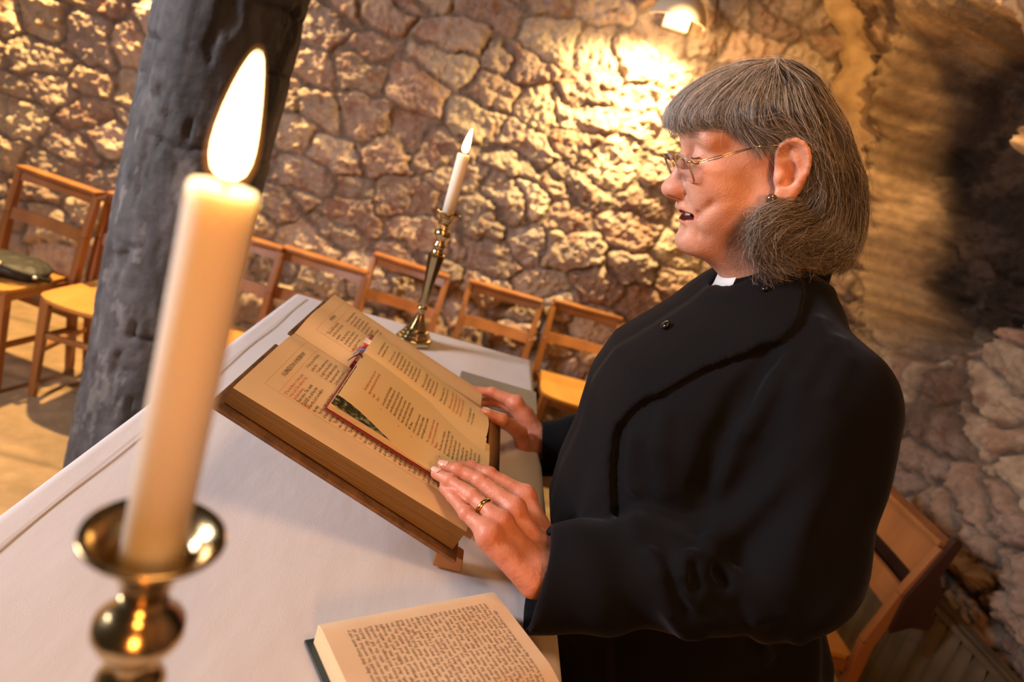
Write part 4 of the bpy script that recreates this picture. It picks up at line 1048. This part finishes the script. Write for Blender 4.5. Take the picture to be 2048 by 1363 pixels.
# ---- cassock
cloth = mat('black_cassock', (.0042,.0042,.0054), .82, bump=.0003, bscale=900, spec=.08, sheen=.11)
N, L = nodes(cloth); N['Principled BSDF'].inputs['Sheen Tint'].default_value = (.55, .6, .75, 1)
ZS = np.array([.06, .50, .80, .95, 1.02, 1.09, 1.15, 1.21, 1.285, 1.335, 1.385, 1.43, 1.46, 1.485])
XF = np.array([.265, .268, .268, .246, .230, .204, .199, .203, .197, .212, .255, .290, .308, .318])
XB = np.array([.66, .665, .650, .640, .620, .575, .525, .512, .505, .496, .482, .462, .438, .425])
WD = np.array([.300, .255, .235, .225, .218, .212, .210, .208, .206, .200, .185, .150, .105, .070])
_ax = lambda p: np.array(p, float)
SH_L, EL_L = _ax((.405, .690, 1.375)), _ax((.412, .632, 1.212))
CU_L = (at(1100, 1070, 'y', .648)+at(1044, 1240, 'y', .648))/2
SH_R, EL_R, CU_R = _ax((.400, 1.010, 1.375)), _ax((.420, 1.085, 1.150)), _ax((.205, 1.098, 1.058))
EDGE = [at(px, py, 'y', yv) for px, py, yv in ((1575, 572, .79), (1545, 612, .775), (1490, 668, .745), (1400, 742, .705), (1300, 815, .690), (1245, 872, .690), (1228, 940, .700), (1222, 1010, .705), (1215, 1080, .710), (1210, 1363, .72), (1210, 2000, .72))]
EDGE = resample(np.array(EDGE[:-1]), 40).tolist()+[list(EDGE[-1])]
EX, EZ = np.array([e[0] for e in EDGE]), np.array([e[2] for e in EDGE])
def torso(P):
    z = P[:, 2]; xf, xb, w = (np.interp(z, ZS, A_) for A_ in (XF, XB, WD))
    xc = (xf+xb)/2; rx = (xb-xf)/2; ex = 2.35
    u = np.abs((P[:, 0]-xc)/rx); v = np.abs((P[:, 1]-YH)/w)
    return ((u**ex+v**ex)**(1/ex)-1)*np.minimum(rx, w)*.85
def cassock0(P):
    z = P[:, 2]; x = P[:, 0]; y = P[:, 1]
    d = torso(P)
    d = smax(d, z-1.441-.55*np.clip(x-.305, 0, .08), .008)
    d = smax(d, .055-z, .005)
    # bust and shoulders
    d = smin(d, cap(P, (.385, YH-.125, 1.405), (.385, YH+.125, 1.405), .056), .05)
    d = smin(d, cap(P, (.378, YH-.05, 1.445), (.378, YH+.05, 1.445), .048), .05)
    # the double-breasted front lies over the left side: a raised edge
    ex_ = np.interp(z, EZ[::-1], EX[::-1]); near = sstep(YH+.02, YH-.02, y)
    lap = sstep(.006, -.006, x-ex_)*near
    d = d-.0065*lap
    d = d+.0018*np.exp(-((x-ex_-.008)/.007)**2)*near
    # soft drapery of the body
    f = .0048*np.sin(x*38+y*22-z*9+2.2*vnoise(P*6, 3))*sstep(1.36, 1.12, z)*sstep(.70, 1.0, z)
    f = f+.014*np.sin(np.arctan2(y-YH, x-.40)*11)*sstep(.95, .3, z)
    d = d+f*1.3
    # sleeves
    for sh, el, cu, s in ((SH_L, EL_L, CU_L, -1), (SH_R, EL_R, CU_R, 1)):
        up_ = el-sh; Lu = np.linalg.norm(up_); up_ = up_/Lu; fo = cu-el; Lf = np.linalg.norm(fo); fo = fo/Lf
        tu = (P-sh)@up_; tf = (P-el)@fo
        big = s < 0
        tc_ = tf-Lf+(.42 if big else .1)*(z-(el[2]+fo[2]*tf))           # slant of the cuff
        a = cap(P, sh, el, .080 if big else .068, .068 if big else .062)
        b_ = cap(P, el, cu+fo*.05, .066 if big else .062, .057 if big else .046)
        b_ = smax(b_, tc_, .004)
        sl = smin(a, b_, .035)
        # bunched folds in the crook of the elbow, running across the sleeve
        mid = el-up_*.03+fo*.05
        dist = np.linalg.norm(P-mid, axis=1)
        ph = (P@(fo*.75-up_*.75))*105+3.0*vnoise(P*10, 7)+(P[:, 1]-el[1])*18
        sl = sl+.0105*np.sin(ph)*np.exp(-(dist/.085)**2)
        ph2 = (P@fo)*46+(P@up_)*34+2.5*vnoise(P*7, 9)
        sl = sl+.0075*np.sin(ph2)*np.exp(-((tf-.10)/.10)**2)*sstep(-.02, .06, tf)
        # long soft folds falling from the shoulder seam
        ang = np.arctan2((P-sh)@np.array([0, 0, 1.]), (P-sh)@np.array([1., 0, 0]))
        ph3 = (x-sh[0])*70+2.*vnoise(P*6+5, 11)+z*10
        sl = sl+.0065*np.sin(ph3)*np.exp(-((tu-.09)/.085)**2)
        sl = sl+.0016*np.exp(-((tu+.035)/.004)**2)*0
        # shallow hollow at the sleeve end
        rr_ = np.linalg.norm(P-el-tf[:, None]*fo, axis=1)
        sl = smax(sl, -np.maximum(rr_-(.048 if big else .037), -.016-tc_), .004)
        d = smin(d, sl, .016)
    # neck opening
    d = smax(d, -cap(P, (.362, YH, 1.44), (.352, YH, 1.60), .060, .062), .006)
    return d+.0011*fbm(P*14, 3, 21)
def hits(pts):
    """where the lines of sight through these photo points meet the garment"""
    D_ = np.array([ray(*p) for p in pts]); t = np.full(len(pts), .45)
    for _ in range(120): t = t+np.clip(cassock0(CAM+D_*t[:, None])*.55, -.01, .02)
    return CAM+D_*t[:, None]
FOLDS = [(.0085, .0075, [(1300,1100),(1318,1150),(1340,1225),(1372,1270),(1395,1272)]),
         (.0080, .0065, [(1375,1110),(1366,1150),(1376,1188),(1396,1202),(1410,1180),(1402,1140)]),
         (.0085, .0065, [(1392,1108),(1412,1128),(1440,1178),(1458,1186),(1466,1160),(1440,1128)]),
         (.0075, .0085, [(1405,1070),(1430,1118),(1500,1170),(1560,1225),(1600,1280)]),
         (.0065, .0090, [(1470,1160),(1520,1235),(1535,1310)]),
         (.0050, .0110, [(1540,750),(1460,880),(1428,980),(1418,1060)]),
         (.0050, .0080, [(1575,720),(1545,780),(1500,860)]), (.0040, .0090, [(1600,760),(1585,880),(1540,990)]),
         (.0045, .0080, [(1680,680),(1690,720),(1660,790)]), (.0045, .0080, [(1640,640),(1650,690),(1610,760)]),
         (.0045, .0100, [(1330,830),(1318,900),(1330,980)]), (.0040, .0100, [(1265,880),(1262,960),(1270,1060)]),
         (-.0130, .0120, [(1535,715),(1480,800),(1438,890),(1408,980),(1398,1062)]),
         (-.0070, .0070, [(1330,1090),(1348,1170),(1365,1225)]), (-.0075, .0060, [(1384,1130),(1386,1170)]), (-.0075, .0060, [(1424,1132),(1448,1165)]),
         (-.0060, .0100, [(1430,1150),(1480,1215),(1500,1290)]), (-.0060, .0080, [(1300,1085),(1395,1085)])]
FOLDP = [(a_, w_, list(hits(p_))) for a_, w_, p_ in FOLDS]
def cassock(P):
    d = cassock0(P); nr = np.abs(d) < .06
    if nr.any():
        Q = P[nr]; e = np.zeros(len(Q))
        for a_, w_, p_ in FOLDP:
            dist = chain(Q, p_, [0.]*len(p_), .006); e += a_*np.exp(-(np.maximum(dist, 0)/w_)**2)
        d = d.copy(); d[nr] -= e
    return d
Vk, Fk = surface_nets(cassock, (.10, .53, .045), (.68, 1.20, 1.52), .0042, slack=.03)
cas = obj('cassock', mesh_np('cassock', Vk, Fk), cloth, woman)
btn = mat('black_button', (.006,.006,.007), .22, spec=.6)
def button(px, py, yv, r):
    c = at(px, py, 'y', yv); d = torso(np.array([c]))[0]
    # walk along the line of sight to the cloth
    dr = ray(px, py); t = .3
    for _ in range(200):
        s_ = cassock(np.array([CAM+dr*t]))[0]
        if s_ < .0005: break
        t += max(s_*.6, .0004)
    p = CAM+dr*t; e = .002; g = np.array([cassock(np.array([p+np.eye(3)[i]*e]))[0]-cassock(np.array([p-np.eye(3)[i]*e]))[0] for i in range(3)]); g /= np.linalg.norm(g)
    b = MB(); b.lathe([(.001, -.001), (r*.35, .0), (r*.4, r*.35), (r*.9, r*.45), (r, r*.75), (r*.75, r*1.05), (.001, r*1.15)], 18)
    R = np.array(Vector(g).to_track_quat('Z', 'Y').to_matrix()); b.V = [tuple(p+R@np.array(v)) for v in b.V]
    obj('button', b.mesh('button', True), btn, cas)
button(1335, 655, YH-.05, .0068); button(1531, 580, .79, .0045)

# clerical collar
b1_, b2_ = MB(), MB(); rowsB, rowsW = [], []
cc = np.array([.370, YH, 0]); 
def collar_pt(a, k, o):
    rx, ry = .0590+o, .057+o
    x = cc[0]-rx*math.cos(a); y = YH+ry*math.sin(a); f = (1+math.cos(a))/2
    zt = 1.495+.018*(1-f); zb = 1.442+.022*(1-f)
    lean = .004*(1-k)
    return np.array([x-lean*math.cos(a), y+lean*math.sin(a), zb+(zt-zb)*k])
nA = 72
for i in range(nA+1):
    a = -math.pi+2*math.pi*i/nA
    rowsB.append([collar_pt(a, k, o) for k, o in ((0, 0), (0, .0025), (.5, .0032), (1, .0022), (1, -.001), (.5, -.001))])
b1_.grid(rowsB, flip=False); obj('collar_band', b1_.mesh('collar_band', True), cloth, cas)
for i in range(15):
    a = -.50+.92*i/14
    rowsW.append([collar_pt(a, k, o) for k, o in ((.02, .0028), (.02, .0042), (.5, .0046), (.97, .0036), (.97, .002))])
b2_.grid(rowsW); b2_.add(rowsW[0], [(0, 1, 2, 3, 4)]); b2_.add(rowsW[-1], [(4, 3, 2, 1, 0)])
obj('white_collar_tab', b2_.mesh('white_collar_tab', True), mat('collar_white', (.82,.83,.85), .45), cas)
# shoes
shoe = mat('black_shoe', (.015,.014,.014), .3)
for s in (-1, 1):
    f = lambda P, s=s: smax(smin(ell(P, (.355, YH+.09*s, .035), (.13, .043, .038)), ell(P, (.43, YH+.09*s, .05), (.05, .036, .05)), .02), -P[:, 2]+.001, .002)
    Vs, Fs = surface_nets(f, (.20, YH+.09*s-.06, -.01), (.50, YH+.09*s+.06, .11), .006); obj('shoe', mesh_np('shoe', Vs, Fs), shoe, woman)

# ---- spectacles
gl = mat('spectacle_gold', (.72,.45,.16), .22, 1)
lensm = bpy.data.materials.new('spectacle_glass'); lensm.use_nodes = True; N, L = nodes(lensm); N.remove(N['Principled BSDF'])
tr = N.new('ShaderNodeBsdfTransparent'); tr.inputs[0].default_value = (.93, .93, .97, 1); gs = N.new('ShaderNodeBsdfGlossy'); gs.inputs['Roughness'].default_value = .03; mx = N.new('ShaderNodeMixShader'); fr = N.new('ShaderNodeFresnel'); fr.inputs[0].default_value = 1.52
ml = N.new('ShaderNodeMath'); ml.operation = 'MULTIPLY'; ml.inputs[1].default_value = .55; L.new(fr.outputs[0], ml.inputs[0]); L.new(ml.outputs[0], mx.inputs[0]); L.new(tr.outputs[0], mx.inputs[1]); L.new(gs.outputs[0], mx.inputs[2]); L.new(mx.outputs[0], N['Material Output'].inputs[0])
edge_g = mat('lens_edge', (.42,.36,.42), .12, spec=.8)
gz = thing('spectacles', 'thin gold-rimmed spectacles on the reading woman\'s face', 'glasses', tuple(H(1366, 337)), absolute=True)
for s in (-1, 1):
    # lens outline in a plane facing forward and slightly down
    cen = Hm(1367, 336, .033); cen = np.array([cen[0], YH+s*.033, cen[2]])
    upv = Hm(1356, 307, .033)-Hm(1378, 364, .033); upv[1] = 0; hh = np.linalg.norm(upv)/2; upv /= np.linalg.norm(upv)
    sdv = np.array([.06, s*1.0, .0]); sdv /= np.linalg.norm(sdv); nn = np.cross(sdv, upv); nn = nn if nn[0] < 0 else -nn
    out = []
    for i in range(48):
        a = 2*math.pi*i/48; ca, sa = math.cos(a), math.sin(a); k_ = 4.2
        rr = (abs(ca)**k_+abs(sa)**k_)**(-1/k_); out.append((.0245*rr*ca, hh*rr*sa*(1.0 if sa < 0 else .96)))
    Pt = lambda u, v, o: cen+sdv*u+upv*v+nn*(o-.06*(u*u+v*v)*8)
    b = MB(); fr_, bk_ = [], []
    for k_ in (0, .35, .7, 1): fr_.append([Pt(u*k_, v*k_, .0013) for u, v in out+out[:1]]); bk_.append([Pt(u*k_, v*k_, -.0013) for u, v in out+out[:1]])
    b.grid(fr_); b.grid(bk_, flip=True); obj('lens', b.mesh('lens', True), lensm, gz)
    b = MB(); b.grid([fr_[-1], bk_[-1]], flip=True); obj('lens_edge', b.mesh('lens_edge', True), edge_g, gz)
    b = MB(); b.tube([Pt(u, v, 0) for u, v in out+out[:1]], .0003, 6); obj('rim', b.mesh('rim', True), gl, gz)
    hinge = [Hm(1377, 323, .058), Hm(1390, 325, .064)]; hinge = [np.array([p[0], YH+s*p[1], p[2]]) for p in hinge]
    b = MB(); b.tube([Pt(.024, hh*.45, 0)]+hinge, .0012, 8); b.tube([hinge[1], hinge[1]+np.array([.004, 0, .0005])], .0018, 8); obj('hinge', b.mesh('hinge', True), gl, gz)
    mm = lambda px, py, d_: (lambda p: np.array([p[0], YH+s*d_, p[2]]))(Hm(px, py, d_))
    b = MB(); b.tube([mm(1391, 324, .0645), mm(1440, 311, .070), mm(1512, 293, .0765)], .00055, 6); b.tube([mm(1391, 328, .0645), mm(1440, 316, .070), mm(1512, 294, .0765)], .00055, 6)
    b.tube([mm(1511, 293.5, .0765), mm(1550, 290, .081), mm(1580, 292, .080), mm(1600, 320, .079)], .0009, 6); obj('temple_arm', b.mesh('temple_arm', True), gl, gz)
b = MB(); p0 = Hm(1360, 318, .010); b.tube([np.array([p0[0]+.004, YH-.011, p0[2]]), np.array([p0[0]-.001, YH, p0[2]+.002]), np.array([p0[0]+.004, YH+.011, p0[2]])], .0008, 8); obj('bridge', b.mesh('bridge', True), gl, gz)
# earring
pearl = mat('dark_pearl', (.16,.12,.085), .16, .6)
for s in (-1, 1):
    c = Hm(1543, 398, .088); c = np.array([c[0], YH+s*.088, c[2]]); b = MB(); b.lathe([(.0062*math.sin(a)+1e-5, -.0062*math.cos(a)) for a in np.linspace(0, math.pi, 14)], 22, c); obj('earring', b.mesh('earring', True), pearl, woman)

# ================================================================ hair
hairm = bpy.data.materials.new('grey_hair'); hairm.use_nodes = True; N, L = nodes(hairm); bs = N['Principled BSDF']
bs.inputs['Roughness'].default_value = .27; bs.inputs['Specular IOR Level'].default_value = .6
a_ = N.new('ShaderNodeAttribute'); a_.attribute_name = 'shade'; L.new(a_.outputs['Color'], bs.inputs['Base Color'])
SKC = H(1532, 252)
def capsdf(P):
    y = P[:, 1]-YH; q = np.stack([P[:, 0], np.sqrt(y*y+1e-6), P[:, 2]], 1)
    d = ell(q, Hm(1524, 262, 0), (.087, .072, .0670))
    d = smin(d, ell(q, Hm(1594, 330, 0), (.052, .068, .064)), .02)
    d = smin(d, ell(q, Hm(1640, 408, 0), (.042, .060, .050)), .025)
    d = smin(d, ell(q, Hm(1575, 455, .060), (.034, .022, .040)), .02)
    # keep the face and ear free
    pa, pb = Hm(1440, 250, .06), Hm(1530, 300, .06)
    front = (Hm(1452, 232, .06)-P)@np.array([1., 0, 0])
    cut = np.minimum(P[:, 0]-Hm(1476, 240, .06)[0], 0)
    hl_ = np.interp(P[:, 2], [Hm(1500, 460, .07)[2], Hm(1550, 410, .07)[2], Hm(1595, 380, .07)[2], Hm(1618, 330, .07)[2], Hm(1600, 285, .07)[2], Hm(1545, 275, .07)[2], Hm(1490, 250, .07)[2], Hm(1430, 225, .05)[2], Hm(1372, 200, .0)[2]],
                    [Hm(1520, 460, .07)[0], Hm(1580, 410, .07)[0], Hm(1618, 380, .07)[0], Hm(1628, 330, .07)[0], Hm(1600, 285, .07)[0], Hm(1540, 275, .07)[0], Hm(1490, 250, .07)[0], Hm(1400, 225, .05)[0], Hm(1350, 200, .0)[0]])
    return smax(d, hl_-P[:, 0], .006)
Vq, Fq = surface_nets(capsdf, (.17, YH-.11, 1.45), (.48, YH+.11, 1.745), .003)
me = mesh_np('hair', Vq, Fq); a = me.attributes.new('shade', 'FLOAT_COLOR', 'POINT'); sc_ = np.tile(np.array((.042,.034,.028,1.), np.float32), (len(Vq), 1)); a.data.foreach_set('color', sc_.ravel())  # cap coloured dark to stand in for shadow between the strands
hair = obj('hair', me, hairm, woman)
def G3(pts): return np.array([(lambda p: (p[0], dy, p[2]))(at(px, py, 'y', YH+dy)) for px, py, dy in pts])
NP = 26
MAIN = [resample(G3(g), NP) for g in (
    [(1560,118,0),(1490,121,0),(1425,144,0),(1372,176,0),(1341,214,0),(1334,244,0),(1350,268,0)],
    [(1560,118,-0.008),(1490,124,-.016),(1425,152,-.024),(1374,190,-.028),(1350,228,-.030),(1352,255,-.030),(1372,266,-.029)],
    [(1560,118,-0.013),(1495,130,-.032),(1440,168,-.044),(1398,210,-.050),(1384,238,-.050),(1398,252,-.048),(1422,248,-.047)],
    [(1560,118,-0.016),(1505,142,-.046),(1462,184,-.060),(1432,222,-.064),(1430,238,-.063),(1450,246,-.062),(1474,242,-.063)],
    [(1558,118,-0.018),(1518,150,-.054),(1486,200,-.070),(1480,236,-.075),(1500,266,-.077),(1522,292,-.0775),(1532,318,-.077)],
    [(1556,118,-0.018),(1536,160,-.060),(1516,215,-.078),(1520,255,-.083),(1556,266,-.083),(1590,258,-.082),(1624,272,-.084)],
    [(1552,118,-0.018),(1556,165,-.062),(1552,222,-.082),(1588,252,-.084),(1626,290,-.084),(1638,345,-.082),(1618,398,-.085)],
    [(1550,118,-0.016),(1584,170,-.060),(1604,236,-.082),(1634,310,-.088),(1646,380,-.086),(1636,430,-.086),(1600,452,-.088)],
    [(1546,118,-0.012),(1608,170,-.050),(1644,250,-.070),(1672,340,-.076),(1680,412,-.074),(1664,462,-.074),(1640,496,-.074),(1628,528,-.070)],
    [(1542,118,-0.007),(1625,165,-.030),(1680,255,-.044),(1712,350,-.050),(1716,425,-.048),(1704,482,-.048),(1682,516,-.050),(1662,540,-.050)],
    [(1541,118,-.003),(1592,122,-.006),(1637,157,-.014),(1692,252,-.022),(1725,362,-.025),(1727,428,-.025),(1712,485,-.025),(1692,520,-.025),(1674,543,-.025)],
    [(1540,118,0),(1590,121,0),(1640,156,0),(1698,252,0),(1732,370,0),(1732,430,0),(1718,488,0),(1700,524,0),(1684,545,0)])]
CURL = [resample(G3(g), NP) for g in (
    [(1608,407,-.088),(1580,410,-.096),(1545,420,-.100),(1515,437,-.099),(1502,460,-.095),(1508,484,-.090),(1530,490,-.088)],
    [(1622,417,-.087),(1590,424,-.099),(1550,436,-.104),(1512,464,-.101),(1502,500,-.097),(1516,532,-.092),(1540,550,-.089)],
    [(1632,437,-.085),(1600,440,-.099),(1562,452,-.105),(1530,482,-.103),(1524,520,-.098),(1540,552,-.092),(1556,560,-.088)],
    [(1645,442,-.084),(1618,452,-.098),(1582,464,-.103),(1556,492,-.101),(1552,524,-.095),(1570,542,-.090),(1588,534,-.088)],
    [(1665,432,-.078),(1650,464,-.090),(1620,478,-.097),(1588,482,-.097),(1570,502,-.093),(1580,520,-.088),(1600,518,-.086)],
    [(1690,442,-.064),(1682,478,-.078),(1652,496,-.088),(1618,498,-.090),(1598,512,-.087),(1608,526,-.083),(1626,522,-.082)],
    [(1712,442,-.044),(1708,484,-.058),(1684,508,-.072),(1650,512,-.080),(1630,520,-.078),(1640,530,-.074),(1656,524,-.072)],
    [(1728,432,-.02),(1722,482,-.034),(1702,512,-.05),(1672,522,-.062),(1650,524,-.064),(1658,512,-.066),(1672,506,-.066)])]
def strands(guides, n, jit, inset, clump, shades, cut=(.0, 1.), frizz=.0012, seed=1, front=None, tip_jit=.0, mirror=True, t_start=.35):
    r = np.random.default_rng(seed); out = []; cols = []
    Gd = np.stack(guides); k = len(guides)
    for i in range(n):
        f = np.interp(r.random(), np.linspace(0, 1, k), (np.arange(k)/(k-1))**(.70))*(k-1) if k > 9 else r.random()*(k-1); f0 = round(f*clump)/clump if r.random() < .65 else f
        f = f*.45+f0*.55; i0 = min(int(f), k-2); t = f-i0
        g = Gd[i0]*(1-t)+Gd[i0+1]*t
        c = np.array([SKC[0], 0, SKC[2]]); 
        ins = inset*r.random()**1.5
        dirs = g-c; dirs /= np.linalg.norm(dirs, axis=1)[:, None]
        g = g-dirs*ins
        a0 = r.random()*t_start if r.random() < .8 else r.random()*.06; a1 = 1-r.random()**2*cut[0]
        ii = np.linspace(a0*(NP-1), a1*(NP-1), NP); g = np.stack([np.interp(ii, np.arange(NP), g[:, q_]) for q_ in range(3)], 1)
        w = np.linspace(0, 1, NP)[:, None]
        ph = r.random(3)*6.28; fr2 = 2+r.random(3)*3
        g = g+np.sin(w*fr2*6.28/2+ph)*frizz*(r.normal(0, 1, 3))*(.3+w)
        g = g+r.normal(0, jit, 3)*(.4+w)+w**3*r.normal(0, tip_jit, 3)
        s = 1 if (mirror and r.random() < .42) else -1
        if s > 0: g = g*np.array([1, -1, 1])
        out.append(g+np.array([0, YH, 0]))
        cols.append(shades(r, f/(k-1))*(.55+.9*_hash(np.array([int(f*clump*1.7)]), np.array([s+2]), np.array([seed]), 5)[0]))
    return np.stack(out), np.array(cols)
def sh_main(r, f):
    silver = np.clip(1.25-f*1.8, .07, 1); g = r.random()
    dark, light_ = np.array((.034,.028,.024)), np.array((.72,.71,.71))
    k = np.clip(silver*.62+r.normal(-.14, .36), 0, 1); return dark*(1-k)+light_*k
def sh_curl(r, f):
    k = np.clip(.22+r.normal(0, .36), 0, 1); return np.array((.036,.028,.023))*(1-k)+np.array((.50,.45,.40))*k
A1, C1 = strands(MAIN, 24000, .0012, .008, 9, sh_main, (.16, 1), .0013, 3, tip_jit=.0045)
A2, C2 = strands(CURL, 7500, .0020, .016, 6, sh_curl, (.35, 1), .0036, 5, tip_jit=.009, t_start=.5)
A3, C3 = strands(MAIN, 190, .0030, 0, 50, lambda r, f: np.array((.50,.45,.40)), (.5, 1), .0055, 9, tip_jit=.010)
A3 = A3+(A3-np.array([SKC[0], YH, SKC[2]]))*.045
def hair_obj(name, A, Cc, rad, parent):
    n, k = A.shape[:2]; hc = bpy.data.hair_curves.new(name); hc.add_curves([k]*n)
    hc.position_data.foreach_set('vector', A.astype(np.float32).ravel())
    ra = hc.attributes.new('radius', 'FLOAT', 'POINT') if 'radius' not in hc.attributes else hc.attributes['radius']
    ra.data.foreach_set('value', np.tile(np.linspace(1, .45, k)*rad, n).astype(np.float32))
    ca = hc.attributes.new('shade', 'FLOAT_COLOR', 'CURVE'); ca.data.foreach_set('color', np.concatenate([Cc, np.ones((n, 1))], 1).astype(np.float32).ravel())
    o = bpy.data.objects.new(name, hc); COL.objects.link(o); hc.materials.append(hairm); o.parent = parent
    return o
hair_obj('strands', A1, C1, .00014, hair); hair_obj('curls', A2, C2, .00014, hair); hair_obj('flyaway_strands', A3, C3, .00011, hair)
# thin grey eyebrows
r = np.random.default_rng(4); E = []; 
for s in (-1, 1):
    for i in range(130):
        f = r.random(); d_ = .012+.034*f; p = Hm(1379+26*f**1.3+r.normal(0, 1.2), 278-6*math.sin(f*2.6)+r.normal(0, 2.2), d_); p = np.array([p[0]-.0035, YH+s*d_, p[2]])
        q2 = p+np.array([.003*f, s*.006, .0015-.004*f]); E.append(np.linspace(p, q2, 5))
hair_obj('eyebrows', np.array(E), np.tile((.30,.25,.21), (len(E), 1)), .00012, hair)
